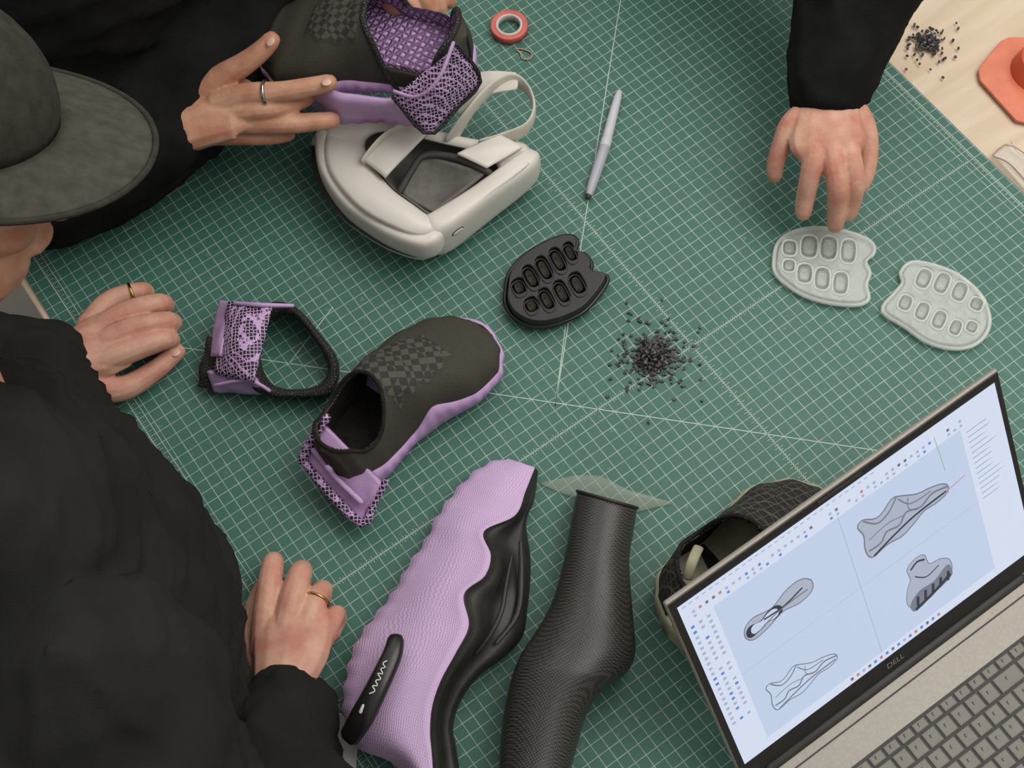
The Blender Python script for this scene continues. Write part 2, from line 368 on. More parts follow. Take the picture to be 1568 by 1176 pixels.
# ------------------------------------------------------------------ laptop
def laptop():
    q=P(1126,1210,.02)
    best=None
    for i in range(5,60):
        H=i*.005; t=P(1018,926,H); e=abs((t-q).length-.246)
        if best is None or e<best[0]: best=(e,H,t)
    H=best[1]; tl=best[2]; tr=P(1532,573,H)
    X=((tr-tl)); W=X.length+.002; X.z=0; X.normalize(); X=(Matrix.Rotation(math.radians(.8),3,'Z')@X)
    up=tl-q; up=(up-X*up.dot(X)); UL=up.length; up.normalize()
    N=X.cross(up).normalized()
    if N.dot(CL-q)<0: N=-N
    root=empty('laptop',q)
    o=tl-up*UL
    box('lid',o+X*W/2+up*UL/2-N*.003,W,UL,.006,X,up,N,M['lap'],root,.0025)
    box('bezel',o+X*W/2+up*(UL/2)+N*.0006,W-.004,UL-.004,.0012,X,up,N,M['lapb'],root,.0004)
    e=.0014
    def sp(u,v,z=0): return o+X*(u*W)+up*(UL*(1-v))+N*(e+z)
    u0,u1,v0,v1=.022,.978,.04,.905
    groups={}
    def poly(pts,m,z=.0002):
        g=groups.setdefault((m.name,),[m,[],[]]); k=len(g[1]); g[1]+=[sp(u0+(u1-u0)*a,v0+(v1-v0)*b,z) for a,b in pts]; g[2].append(tuple(range(k,k+len(pts))))
    poly([(0,0),(1,0),(1,1),(0,1)],emis('screen_glow',(192,206,230),1.0),0)
    w=emis('screen_white',(210,220,238),1.0); g1=emis('ui_grey',(164,178,204),1); g2=emis('ui_dark',(104,112,130),1); bl=emis('ui_blue',(98,136,204),1); rd=emis('ui_red',(196,126,130),1)
    sh1=emis('cad_light',(170,177,193),1); sh2=emis('cad_mid',(118,124,140),1); sh3=emis('cad_dark',(54,58,68),1); bgc=emis('viewport',(194,208,232),1); gn=emis('cad_green',(130,190,140),1)
    poly([(0,0),(1,0),(1,.035),(0,.035)],w); poly([(0,.035),(1,.035),(1,.11),(0,.11)],w)
    poly([(0,.11),(.085,.11),(.085,.95),(0,.95)],w); poly([(.87,.11),(1,.11),(1,.95),(.87,.95)],w)
    poly([(0,.95),(1,.95),(1,1),(0,1)],w)
    poly([(.47,.11),(.472,.11),(.472,.95),(.47,.95)],g1,.0003); poly([(.085,.53),(.87,.53),(.87,.532),(.085,.532)],g1,.0003)
    rr=random.Random(2)
    for i in range(44):
        a=.01+i*.02
        if rr.random()<.8: poly([(a,.06),(a+.008,.06),(a+.008,.074),(a,.074)],rr.choice([g1,g2,g1,g1,bl,rd]),.0004)
        if rr.random()<.6: poly([(a,.085),(a+.008,.085),(a+.008,.098),(a,.098)],rr.choice([g1,g1,g1,bl]),.0004)
    for i in range(30): a=.01+i*.02; poly([(a,.014),(a+.011,.014),(a+.011,.020),(a,.020)],g1,.0004)
    for r in range(20):
        for k in range(3):
            a=.012+k*.024; b=.13+r*.032
            if rr.random()<.8: poly([(a,b),(a+.010,b),(a+.010,b+.014),(a,b+.014)],rr.choice([g1,g1,bl,g1]),.0004)
    for r in range(14):
        b=.14+r*.03; poly([(.885,b),(.885+rr.uniform(.03,.09),b),(.95,b+.006),(.885,b+.006)],g1,.0004)
    for i in range(16): a=.36+i*.02; poly([(a,.965),(a+.009,.965),(a+.009,.982),(a,.982)],rr.choice([bl,g2,rd,g1,bl]),.0004)
    def tf(cx,cy,s,rot,pts,asp=1.65):
        c_,s_=math.cos(rot),math.sin(rot)
        return [(cx+(p[0]*c_-p[1]*s_)*s,cy+(p[0]*s_+p[1]*c_)*s*asp) for p in pts]
    def stroke(cx,cy,s,pts,m,z,rot=0,w=.012,closed=False):
        q=cr([(a,b,0) for a,b in pts],60 if closed else 26,closed)
        if closed: q=q+[q[0]]
        L_=[];R_=[]
        for i in range(len(q)):
            d=q[min(i+1,len(q)-1)]-q[max(i-1,0)]; n=np.array((-d[1],d[0],0))/max(np.linalg.norm(d),1e-6)*w
            L_.append(q[i]+n); R_.append(q[i]-n)
        V=[(p[0],p[1]) for p in L_+R_]; k=len(q); V=tf(cx,cy,s,rot,V)
        g=groups.setdefault((m.name,),[m,[],[]]); b=len(g[1]); g[1]+=[sp(u0+(u1-u0)*a,v0+(v1-v0)*c,z) for a,c in V]; g[2]+=[(b+i,b+i+1,b+k+i+1,b+k+i) for i in range(k-1)]
    def shp(cx,cy,s,pts,m,z,rot=0,edge=None):
        q=[(p[0],p[1]) for p in cr([(a,b,0) for a,b in pts],60,True)]
        poly(tf(cx,cy,s,rot,q),m,z)
        if edge: stroke(cx,cy,s,pts,edge,z+.0001,rot,.008,True)
    shoe=[(-.5,.2),(-.53,.05),(-.48,-.12),(-.5,-.27),(-.42,-.3),(-.3,-.2),(-.2,-.2),(-.05,-.26),(.05,-.2),(.2,-.08),(.36,-.02),(.5,.06),(.54,.14),(.5,.2),(.36,.21),(.2,.18),(.05,.22),(-.12,.25),(-.3,.2)]
    solel=[(-.5,.1),(-.35,.12),(-.25,.05),(-.1,.1),(.02,.02),(.18,.1),(.35,.06),(.53,.13)]
    for (cx,cy,s,rot,fill) in ((.65,.31,.26,-.12,sh1),(.235,.76,.2,-.1,bgc)):
        shp(cx,cy,s,shoe,fill,.0006,rot,sh2); stroke(cx,cy,s,solel,sh2,.0008,rot,.012); stroke(cx,cy,s,[(-.48,.2),(-.2,.16),(.1,.14),(.5,.17)],sh3 if fill is sh1 else sh2,.0008,rot,.012)
        stroke(cx,cy,s,[(-.42,-.28),(-.3,-.13),(-.15,-.14),(.0,-.24)],sh2,.0008,rot,.01); stroke(cx,cy,s,[(0,-.2),(.08,-.05),(.2,0),(.35,.02)],sh2,.0008,rot,.008)
        stroke(cx,cy,s,[(-.45,-.02),(-.2,-.03),(0,.04)],sh2,.0008,rot,.006); stroke(cx,cy,s,[(.1,-.12),(.06,.0),(.14,.1)],sh2,.0008,rot,.006)
    sole=[(-.5,.02),(-.45,-.09),(-.3,-.13),(-.05,-.07),(.2,-.13),(.42,-.12),(.54,-.02),(.5,.1),(.3,.13),(.05,.07),(-.2,.11),(-.42,.11)]
    sole=[(a,b*1.25) for a,b in sole]
    shp(.235,.34,.21,sole,sh1,.0005,-.1,sh2); shp(.19,.35,.11,[(a,b*1.1) for a,b in sole],sh3,.0006,-.1); shp(.192,.35,.084,[(a,b*1.1) for a,b in sole],bgc,.0007,-.1)
    stroke(.235,.34,.21,[(-.2,-.02),(.1,.02),(.4,-.02)],sh3,.0008,-.1,.012); stroke(.235,.34,.21,[(-.3,.08),(0,.03),(.45,.06)],sh2,.0008,-.1,.01)
    bk=[(-.42,.42),(-.5,.2),(-.4,-.05),(-.28,-.2),(-.26,-.45),(-.05,-.52),(.12,-.45),(.14,-.2),(.35,-.12),(.5,.05),(.46,.3),(.2,.36),(-.1,.4)]
    shp(.66,.72,.16,bk,sh1,.0006,-.1,sh2)
    shp(.66,.75,.155,[(-.42,.4),(-.46,.18),(-.2,.05),(.1,.1),(.45,.0),(.5,.2),(.4,.32),(0,.36)],sh2,.0007,-.1)
    for k in range(5): stroke(.66,.76,.15,[(-.35+k*.18,.3),(-.28+k*.18,.1)],sh3,.0008,-.1,.03)
    stroke(.66,.76,.15,[(-.42,.34),(0,.3),(.46,.2)],sh3,.0009,-.1,.035); stroke(.66,.72,.15,[(-.22,-.4),(-.05,-.46),(.1,-.38)],sh3,.0008,-.1,.02); stroke(.66,.72,.15,[(-.2,-.2),(0,.0),(.3,-.02)],sh3,.0008,-.1,.012)
    stroke(.73,.30,.3,[(.2,-.5),(.22,-.1)],gn,.0008,0,.004); stroke(.73,.36,.3,[(.15,.0),(.4,-.03)],rd,.0008,0,.004)
    for (nm,),(m,V,Fc) in groups.items(): mesh('screen_'+nm,V,Fc,m,root,smooth=False,recalc=False)
    box('webcam_strip',o+X*W*.5+up*(UL*.98)+N*.002,.05,.003,.001,X,up,N,M['keyb'],root)
    cu=bpy.data.curves.new('lg','FONT'); cu.body='DELL'; cu.size=.0095; cu.align_x='CENTER'
    to=bpy.data.objects.new('logo',cu); cu.materials.append(M['lap']); R3=Matrix((X,up,N)).transposed().to_4x4()
    to.matrix_world=Matrix.Translation(sp(.5,.962,.0004))@R3; link(to,root)
    Y=Vector((X.y,-X.x,0)).normalized()
    base_c=Vector((o.x,o.y,TZ))+X*W/2+Y*(.004+.12)
    box('base',base_c+ZV*.0095,W,.24,.017,X,Y,ZV,M['lap'],root,.003)
    tube('hinge',[(Vector((o.x,o.y,TZ+.0175))+X*.03+Y*.002,.0055),(Vector((o.x,o.y,TZ+.0175))+X*(W-.03)+Y*.002,.0055)],M['keyb'],root,seg=16,sub=1)
    b0=Vector((o.x,o.y,TZ+.0182))
    box('vent',b0+X*W/2+Y*.0165,W*.86,.0016,.0006,X,Y,ZV,M['keyb'],root)
    kx0=.020
    V=[];Fc=[];LV=[];LF=[]
    box('key_well',b0+X*W/2+Y*(.048+.053),W-.036,.110,.0004,X,Y,ZV,M['keyb'],root,.0001)
    def keyg(cx,cy,w,h):
        c=b0+X*cx+Y*cy; a=len(V)
        for z,ins in ((0.0,0),(.0014,0.0003),(.0018,.0012)):
            for sx,sy in((-1,-1),(1,-1),(1,1),(-1,1)):
                V.append(c+X*(sx*(w/2-ins))+Y*(sy*(h/2-ins))+ZV*(z))
        for l in (0,4):
            for k in range(4): Fc.append((a+l+k,a+l+(k+1)%4,a+l+4+(k+1)%4,a+l+4+k))
        Fc.append((a+8,a+9,a+10,a+11))
        l=len(LV); s=.0017; cc=c+ZV*.0019-X*(w*.05)-Y*(h*.1)
        for sx,sy in((-1,-1),(-.2,-1),(-.2,1),(-1,1)): LV.append(cc+X*sx*s*.8+Y*sy*s)
        for sx,sy in((-.2,-1),(.6,-1),(.6,-.5),(-.2,-.5)): LV.append(cc+X*sx*s*.8+Y*sy*s)
        LF.append((l,l+1,l+2,l+3)); LF.append((l+4,l+5,l+6,l+7))
    layout=[(.010,[1]*19),(.0165,[1]*13+[1.75]+[1,1,1,1]),(.0165,[1.5]+[1]*12+[1.25]+[1,1,1,1]),(.0165,[1.75]+[1]*11+[2]+[1,1,1,1]),(.0165,[2.25]+[1]*10+[2.5]+[1,1,1,1]),(.0165,[1.2,1,1,1.2,5.3,1.2,1,1,1,1,1,1,1])]
    yy=.0485
    for h,ws in layout:
        tot=sum(ws); x=kx0; sc_=(W-2*kx0)/tot
        for w_ in ws:
            keyg(x+w_*sc_/2,yy+h/2,w_*sc_-.0026,h-.0008); x+=w_*sc_
        yy+=h+.0018
    mesh('keys',V,Fc,M['key'],root,smooth=False); mesh('key_legends',LV,LF,M['keye'],root,smooth=False)
    box('trackpad',b0+X*W*.42+Y*.2,.105,.062,.0006,X,Y,ZV,M['key'],root,.0002)
laptop()
# ------------------------------------------------------------------ generic shoe
def interp(t,pts):
    for (a,b),(c,d) in zip(pts,pts[1:]):
        if t<=c:
            w=(t-a)/(c-a); w=w*w*(3-2*w)*.5+w*.5; return b+(d-b)*w
    return pts[-1][1]
def shoe(name,heel,toe,up,mats,W=1.0,Hs=1.0,mirror=1,opening=(.2,.165,.026),sole_h=.026,L=None,soleout=1.08,wave=.006,rim=.0022,dip=None,tongue=(.37,.74,.62)):
    X=(toe-heel); L=L or X.length; X.normalize(); Yv=up.cross(X).normalized(); Z=X.cross(Yv).normalized()
    mw=Matrix.Translation(heel)@Matrix((X,Yv,Z)).transposed().to_4x4()
    root=empty(name,heel)
    wp=[(0,.004),(.02,.018),(.08,.028),(.2,.033),(.35,.033),(.5,.038),(.7,.048),(.85,.045),(.94,.032),(.985,.014),(1,.003)]
    hp=[(0,.08),(.1,.098),(.28,.1),(.42,.094),(.6,.074),(.8,.055),(.93,.042),(1,.026)]
    cy=lambda t: mirror*(.010*math.sin(t*math.pi*1.2)-.004)
    def surf(t,ph,zb):
        w=interp(t,wp)*W; H=interp(t,hp)*Hs
        c,s=math.cos(ph),math.sin(ph)
        return Vector((t*L,cy(t)+w*math.copysign(abs(c)**.8,c),zb+(H-zb)*abs(s)**.8))
    def seam(t,side):
        z=sole_h+wave*math.sin(t*14+side)+(.012*(max(0,.16-t)/.16))
        if dip: z+=dip[1]*math.exp(-((t-dip[0])/.07)**2)
        return z
    nx,nf=110,72; rows=[]
    for i in range(nx+1):
        t=i/nx
        rows.append([surf(t,math.pi*j/nf,seam(t,0)*.8) for j in range(nf+1)])
    ox,orx,ory=opening
    def inside(p): return ((p.x/L-ox)/orx)**2+((p.y-cy(p.x/L))/(ory*W))**2<1 and p.z>.045
    V=[p for r in rows for p in r]; n=nf+1; Fc=[];I=[]
    for i in range(nx):
        for j in range(nf):
            q=(i*n+j,i*n+j+1,(i+1)*n+j+1,(i+1)*n+j); c=(V[q[0]]+V[q[1]]+V[q[2]]+V[q[3]])/4
            if inside(c): continue
            Fc.append(q); w=interp(c.x/L,wp); tx=c.x/L
            tt=(tx-tongue[0])/(tongue[1]-tongue[0])
            I.append(2 if (0<tt<1 and abs(c.y-cy(tx)+.004*mirror)<tongue[2]*w*W*(1-.55*tt**2)+.002*math.sin(tx*70)) else 0)
    tv=set(v for q,ii in zip(Fc,I) if ii==2 for v in q)
    for k in tv: V[k]=V[k]+Vector((0,0,.0016))
    o=mesh('upper',V,Fc,None,root,mats=[mats['upper'],mats['lining'],mats['tongue']],idx=I,world=mw,recalc=False)
    s=o.modifiers.new('s','SOLIDIFY'); s.thickness=.0035; s.offset=-1
    s.material_offset=1
    lin_=[]
    for i in range(0,nx+1,2):
        t=max(.012,min(.988,i/nx)); r=[]
        for j in range(0,nf+1,2):
            p=surf(t,math.pi*j/nf,seam(t,0)*.8); cc=Vector((p.x,cy(t),.03)); r.append(cc+(p-cc)*.93)
        lin_.append(r)
    V2=[p for r in lin_ for p in r]; n2=len(lin_[0]); F2=[]
    for i in range(len(lin_)-1):
        for j in range(n2-1):
            q=(i*n2+j,i*n2+j+1,(i+1)*n2+j+1,(i+1)*n2+j); c=(V2[q[0]]+V2[q[2]])/2
            if inside(Vector((c.x,c.y,1))) and c.z>.05: continue
            F2.append(q)
    mesh('lining',V2,F2,mats['lining'],root,world=mw)
    path=[]
    for k in range(28):
        a=2*math.pi*k/28; x=(ox+orx*math.cos(a)); x=min(max(x,.012),1)
        w=interp(x,wp)*W; yy=ory*W*math.sin(a); cc=max(-1,min(1,yy/w)); ph=math.acos(math.copysign(abs(cc)**(1/.8),cc))
        path.append((surf(x,ph,seam(x,0)*.8),rim))
    v,f=tube_geo(path,seg=8,sub=2,closed=True); mesh('collar_rim',v,f,mats['rim'],root,world=mw)
    ins=[]
    for i in range(30):
        t=.01+.97*i/29; w=interp(t,wp)*W*.9; ins.append([Vector((t*L,cy(t)+w*k/4,.028)) for k in range(-4,5)])
    grid('insole',ins,mats['lining'],root,world=mw)
    rows=[]
    for i in range(nx+1):
        t=i/nx; w=interp(t,wp)*W*soleout+.001; st=seam(t,0); spring=.012*max(0,(t-.75)/.25)**2
        base=[(-1,st),(-1.03,st*.6+spring*.5),(-.98,spring+.003),(-.88,spring),(0,spring),(.88,spring),(.98,spring+.003),(1.03,st*.6+spring*.5),(1,st)]
        xx=t*L*1.01-.005*L; ridge=.0008*math.sin(t*110)
        r=[Vector((xx,cy(t)+a*(w+(ridge if abs(a)>1 else 0)),z)) for a,z in base]
        rows.append(r+[Vector((xx,cy(t),st-.001))])
    grid('sole',rows,mats['sole'],root,closed_u=True,cap=True,world=mw)
    return root,mw,L
shm=dict(upper=M['up'],lining=M['upd'],tongue=M['chk'],rim=M['upd'],sole=M['lil'])
r1,mw1,L1=shoe('sneaker',P(520,744,0.007),P(738,512,0.006),Vector((-.16,.10,1)),shm,W=1.2,Hs=1.0,opening=(.21,.185,.030),sole_h=.024,wave=.004,dip=(.5,.014),soleout=1.0,tongue=(.38,.74,.72))
patch4('heel_tab',[P(464,704,.035),P(500,652,.052),P(586,740,.050),P(556,800,.02)],M['lil'],r1,.003,.008,wob=.003)
for nm,pp_ in (('heel_tab_lattice',[(463,704,.042,.0055),(478,672,.052,.005),(500,640,.064,.0045)]),('heel_tab_edge',[(463,704,.042,.0045),(508,758,.034,.005),(556,802,.026,.005),(572,770,.035,.0045),(590,738,.052,.004)]),
   ('heel_tab_ridge',[(480,690,.050,.003),(515,732,.048,.003),(552,768,.043,.003)])):
    tube(nm,[(P(a,b,c),d) for a,b,c,d in pp_],M['lat'] if nm!='heel_tab_ridge' else M['lil'],r1)
shm2=dict(shm); shm2['lining']=M['latin']; shm2['rim']=M['latb']
r2,mw2,L2=shoe('sneaker',P(728,124,.125),P(436,70,.115),Vector((-.02,.02,1)),shm2,W=1.34,Hs=1.0,mirror=-1,opening=(.26,.215,.036),sole_h=.022,wave=.003,L=.24,soleout=1.0,rim=.0034,tongue=(.48,.74,.62))
patch4('heel_tab',[P(600,150,.16),P(655,206,.13),P(736,122,.16),P(700,72,.215)],M['lat'],r2,.010,.005,wob=.003)
tube('heel_tab_edge',[(P(602,148,.162),.002),(P(655,206,.134),.002),(P(700,165,.145),.0022),(P(736,122,.163),.0022),(P(700,70,.218),.002)],M['latb'],r2)
tube('heel_tab_trim',[(P(604,140,.168),.002),(P(640,148,.178),.002),(P(672,120,.20),.002),(P(694,66,.222),.002)],M['lil'],r2)
rows=[]
for i in range(48):
    t=i/47; x=426+(650-426)*t
    ya=interp(t,[(0,72),(.2,122),(.45,142),(.75,150),(1,140)]); yb=interp(t,[(0,84),(.2,152),(.42,186),(.7,182),(1,192)])
    rows.append([P(x+(4 if k==3 else 0),ya+(yb-ya)*k/4+1.5*math.sin(t*60)*(k==4),.150-.012*k+.004*math.sin(k*1.5)) for k in range(5)])
grid('sole_flare',rows,M['lil'],r2,solid=.005)
shm3=dict(upper=M['knit'],lining=M['upd'],tongue=M['knit'],rim=M['upd'],sole=M['olive'])
r3,mw3,L3=shoe('knit_shoe',P(1016,964,0.002),P(1290,800,0.002),Vector((0,0,1)),shm3,W=1.42,Hs=1.35,opening=(.28,.22,.031),sole_h=.034,soleout=1.04)
tube('pull_tab',[(P(1052,885,.11),(.005,.0018)),(P(1062,855,.118),(.005,.0018)),(P(1070,838,.10),(.005,.0018))],M['olive'],r3)
# ------------------------------------------------------------------ lilac shoe lying on its side
def big_lilac():
    root=empty('lilac_shoe',P(680,950,0))
    Lp=[(778,702),(750,708),(722,726),(692,758),(668,793),(650,830),(625,865),(603,905),(572,945),(545,985),(530,1035),(525,1085),(535,1130),(556,1150),(600,1168),(630,1200)]
    Bp=[(820,716),(806,752),(790,790),(742,814),(753,850),(744,882),(712,910),(720,958),(700,1000),(678,1040),(664,1080),(660,1120),(662,1150),(664,1180),(668,1205)]
    Rp=[(824,722),(818,765),(806,800),(812,850),(812,890),(808,930),(800,975),(770,1008),(740,1030),(715,1058),(700,1088),(694,1115),(698,1140),(704,1176),(712,1205)]
    n=150
    Lw=cr([(x,y,0) for x,y in Lp],n); Bw=cr([(x,y,0) for x,y in Bp],n); Rw=cr([(x,y,0) for x,y in Rp],n)
    rows=[]
    for i in range(n):
        t=i/(n-1); hm=interp(t,[(0,.022),(.12,.045),(.4,.075),(.7,.085),(1,.075)])
        g=3.2*math.sin(t*125)
        l,b,r=Lw[i],Bw[i],Rw[i]
        def pt(p,q,w,h): return P(p[0]*(1-w)+q[0]*w,p[1]*(1-w)+q[1]*w,h)
        row=[pt(l,b,.05,.002),P(l[0]+g*.6,l[1]+g*.3,hm*.42)]
        for k in range(1,9):
            w=k/9; row.append(pt(l,b,w,hm*(.42+.58*math.sin(min(1,w*1.5)*math.pi/2))-.009*math.sin(w*math.pi)*interp(t,[(0,0),(.3,1),(.6,1),(1,0)])))
        row.append(pt(l,b,.985,hm*1.0))
        row.append(pt(b,r,.02,hm*.92))
        for k in range(1,7):
            w=k/7; row.append(pt(b,r,w,hm*(.92-.5*w*w-.12*math.sin(w*math.pi)+.05*math.sin(w*9))))
        row.append(P(r[0],r[1],hm*.3)); row.append(pt(b,r,.97,.002))
        rows.append(row)
    nl=11
    grid('shell',rows,None,root,mats=[M['lilw'],M['blk']],idxf=lambda i,j:0 if j<nl-1 else 1,closed_u=True,cap=True)
    tube('side_groove',[(P(784,850,.062),(.0015,.0015)),(P(776,890,.066),(.002,.002)),(P(768,935,.07),(.0025,.002)),(P(752,970,.07),(.002,.002)),(P(730,1000,.065),(.0012,.001))],M['blk'],root)
    tube('side_fold',[(P(797,830,.05),(.002,.0015)),(P(798,880,.048),(.003,.002)),(P(792,940,.048),(.003,.002)),(P(760,985,.052),(.002,.0015))],M['blk'],root)
big_lilac()
kn=empty('folding_knife',P(575,1050,.08))
v,f=tube_geo([(P(606,980,.086),(.008,.006)),(P(600,1005,.09),(.0095,.007)),(P(578,1052,.092),(.0105,.0075)),(P(556,1095,.086),(.0115,.0075)),(P(536,1128,.07),(.010,.006))],seg=16,sub=5,sq=.75)
mesh('handle',v,f,M['blkg'],kn)
tube('spine',[(P(607,990,.088),.004),(P(590,1040,.090),.004),(P(562,1098,.082),.004)],M['blk'],kn)
# script lettering printed on the handle
lp=[(592,1012),(586,1016),(590,1022),(583,1024),(586,1032),(578,1031),(583,1040),(575,1042),(578,1050),(570,1050),(574,1058),(566,1062)]
tube('lettering',[(P(x,y,.1004),.0007) for x,y in lp],M['print_'],kn,seg=6,sub=3)
tube('emblem',[(P(556,1080,.0965),.0012),(P(552,1090,.0945),.0018)],M['print_'],kn,seg=8,sub=2)
# ------------------------------------------------------------------ black mesh last / leg form
def last():
    root=empty('foot_last_form',P(880,960,0))
    Lp=[(884,752),(876,790),(868,835),(858,880),(844,925),(822,965),(796,1005),(780,1050),(770,1100),(765,1150),(764,1200)]
    Rp=[(976,778),(970,815),(964,855),(966,900),(970,950),(973,1000),(958,1032),(922,1058),(898,1095),(882,1150),(868,1200)]
    n=60; Lw=cr([(x,y,0) for x,y in Lp],n); Rw=cr([(x,y,0) for x,y in Rp],n); rows=[]
    for i in range(n):
        t=i/(n-1); H=interp(t,[(0,.062),(.3,.07),(.6,.085),(1,.07)]); l,r=Lw[i],Rw[i]; row=[]
        for k in range(36):
            a=2*math.pi*k/36; c=math.cos(a); s=math.sin(a)
            w=.5-.5*c; h=H*(.5+.5*math.copysign(abs(s)**.85,s))
            row.append(P(l[0]*(1-w)+r[0]*w,l[1]*(1-w)+r[1]*w,max(h,.001)))
        rows.append(row)
    grid('form',rows,M['carb'],root,closed_u=True,cap=True)
    tube('top_lip',[(p,.0018) for p in rows[0][::2]],M['blk'],root,closed=True,sub=2,seg=8)
last()
fl=empty('translucent_film_sheet',P(920,750,0))
rows=[]
for i in range(16):
    t=i/15; x=828+200*t
    yt=interp(t,[(0,738),(.3,727),(.45,728),(.7,752),(1,768)]); yb=interp(t,[(0,742),(.2,758),(.45,770),(.7,785),(1,772)])
    rows.append([P(x,yt+(yb-yt)*k/4,.002+.012*math.sin(t*3.1)*(1-k/5)) for k in range(5)])
grid('sheet',rows,M['film'],fl,solid=.0006)
# ------------------------------------------------------------------ lattice collar
lc=empty('lattice_heel_collar',P(415,540,0))
def ring2(name,out,inn,h0,h1,m,parent,n=72,prof=((0,0),(0,.55),(.12,.9),(.5,1.08),(.88,.9),(1,.55),(1,0))):
    Ow=cr([(x,y,h) for x,y,h in out],n,True); Iw=cr([(x,y,h) for x,y,h in inn],n,True)
    rows=[]
    for k in range(n):
        o,i=Ow[k],Iw[k]; row=[]
        for w,hf in prof:
            hh=h0+((o[2]*(1-w)+i[2]*w)-h0)*hf
            row.append(P(o[0]*(1-w)+i[0]*w,o[1]*(1-w)+i[1]*w,hh))
        rows.append(row)
    rows.append(rows[0])
    return grid(name,rows,m,parent,closed_u=True)
ring2('black_band',[(408,464,.05),(450,468,.05),(488,508,.04),(519,556,.035),(508,602,.03),(460,609,.03),(410,606,.035),(378,588,.04),(368,540,.05),(382,490,.055)],
      [(418,488,.045),(448,484,.045),(480,520,.036),(502,560,.03),(490,588,.026),(452,596,.026),(420,590,.03),(404,568,.035),(398,535,.045),(404,505,.05)],0.001,.04,M['latb'],lc)
patch4('lattice_panel',[P(352,464,.05),P(418,466,.062),P(388,585,.055),P(330,572,.035)],M['lat'],lc,.010,.006,wob=.003)
patch4('lilac_frame',[P(338,460,.03),P(366,466,.052),P(338,545,.048),P(324,548,.028)],M['lil'],lc,.004,.006,wob=.003)
patch4('lower_flap',[P(318,568,.03),P(330,598,.012),P(412,600,.016),P(392,582,.045)],M['lil'],lc,.004,.006,wob=.004)
patch4('black_flap',[P(322,515,.03),P(304,592,.01),P(330,596,.012),P(345,535,.04)],M['latb'],lc,.005,.005,wob=.005)
tube('lilac_trim',[(P(360,464,.058),.002),(P(400,467,.066),.0025),(P(448,468,.056),.002)],M['lil'],lc)
tube('lilac_trim_2',[(P(330,590,.03),.002),(P(380,582,.05),.002),(P(412,598,.036),.002)],M['lil'],lc)
# ------------------------------------------------------------------ sole pods
def pill(cx,cy,lx,ly,ang,k=1.0,e=.7):
    out=[]
    for i in range(12):
        a=2*math.pi*i/12; x=lx*k*math.copysign(abs(math.cos(a))**e,math.cos(a)); y=ly*k*math.copysign(abs(math.sin(a))**e,math.sin(a))
        out.append((cx+x*math.cos(ang)-y*math.sin(ang),cy+x*math.sin(ang)+y*math.cos(ang)))
    return out
def pod(name,outline,pills,m,m2,h=.02,ks=1.0,rimw=.0009,kin=.66,cellm=None,cellh=.3):
    cx=sum(p[0] for p in outline)/len(outline); cy=sum(p[1] for p in outline)/len(outline)
    root=empty(name,P(cx,cy,0))
    pills=[(a,b,c*ks,d*ks,e) for a,b,c,d,e in pills]
    inn=[(cx+(x-cx)*.95,cy+(y-cy)*.95) for x,y in outline]
    plate('base',[outline],0.0006,h*.3,.0018,m,root)
    plate('top_frame',[inn]+[pill(*p) for p in pills],h*.3,h*.7,.0016,m,root)
    tube('edge_bead',[(P(x,y,h*.42),.0025) for x,y in outline],m2,root,closed=True,sub=4,seg=8)
    for p in pills:
        plate('cell',[pill(*p,k=kin)],h*.3,h*cellh,.0016,cellm or m2,root)
        tube('cell_rim',[(P(x,y,h*1.0),rimw) for x,y in pill(*p,k=1.04)],m2,root,closed=True,sub=2,seg=6)
        for s in(-.28,.28):
            x=p[0]-math.sin(p[4])*p[3]*s*1.3; y=p[1]+math.cos(p[4])*p[3]*s*1.3
            v,f=ell_geo(P(x,y,h*(.3+cellh)),(.0011,.0011,.0009),nu=8,nv=6); mesh('stud',v,f,m2,root)
    return root
blk_out=[(774,448),(779,420),(800,394),(835,372),(868,361),(884,368),(882,386),(896,390),(906,404),(906,418),(928,422),(930,432),(914,456),(890,480),(850,497),(815,500),(786,486),(774,466)]
a1=math.radians(-28)
pl=[(795,443,10,12,a1),(813,428,9,18,a1),(833,415,9,19,a1),(854,402,9,19,a1),(873,390,8,15,a1),
    (814,471,10,11,a1),(837,462,9,17,a1),(860,451,9,18,a1),(884,438,10,17,a1)]
pod('sole_pod_insert',blk_out,pl,M['blk'],M['blkg'],.026,kin=.72,cellm=M['up'],cellh=.4)
c_out=[(1185,402),(1190,375),(1210,357),(1250,349),(1300,356),(1334,371),(1338,388),(1325,400),(1332,418),(1326,436),(1330,458),(1312,467),(1270,464),(1230,452),(1200,432),(1187,417)]
a2=math.radians(4)
pl2=[(1209,380,10,11,a2),(1239,378,12,16,a2),(1269,380,12,17,a2),(1299,385,11,17,a2),(1208,407,9,9,a2),(1232,419,11,14,a2),(1259,427,11,16,a2),(1287,434,11,16,a2)]
pod('clear_sole_pod_insert',c_out,pl2,M['clear'],M['clear2'],.014,ks=1.1,rimw=.0013,kin=.7,cellm=M['clear'])
d_out=[(1352,470),(1372,447),(1383,432),(1379,418),(1395,402),(1428,406),(1466,421),(1500,450),(1515,485),(1510,511),(1490,529),(1460,534),(1420,524),(1385,500),(1357,483)]
a3=math.radians(24)
pl3=[(1414,427,11,15,a3),(1442,434,11,16,a3),(1469,447,11,15,a3),(1495,466,10,10,a3),(1386,464,10,12,a3),(1412,477,10,14,a3),(1438,490,10,14,a3),(1463,502,9,12,a3),(1488,501,9,9,a3)]
pod('clear_sole_pod_insert',d_out,pl3,M['clear'],M['clear2'],.014,ks=1.04,rimw=.0013,kin=.7,cellm=M['clear'])
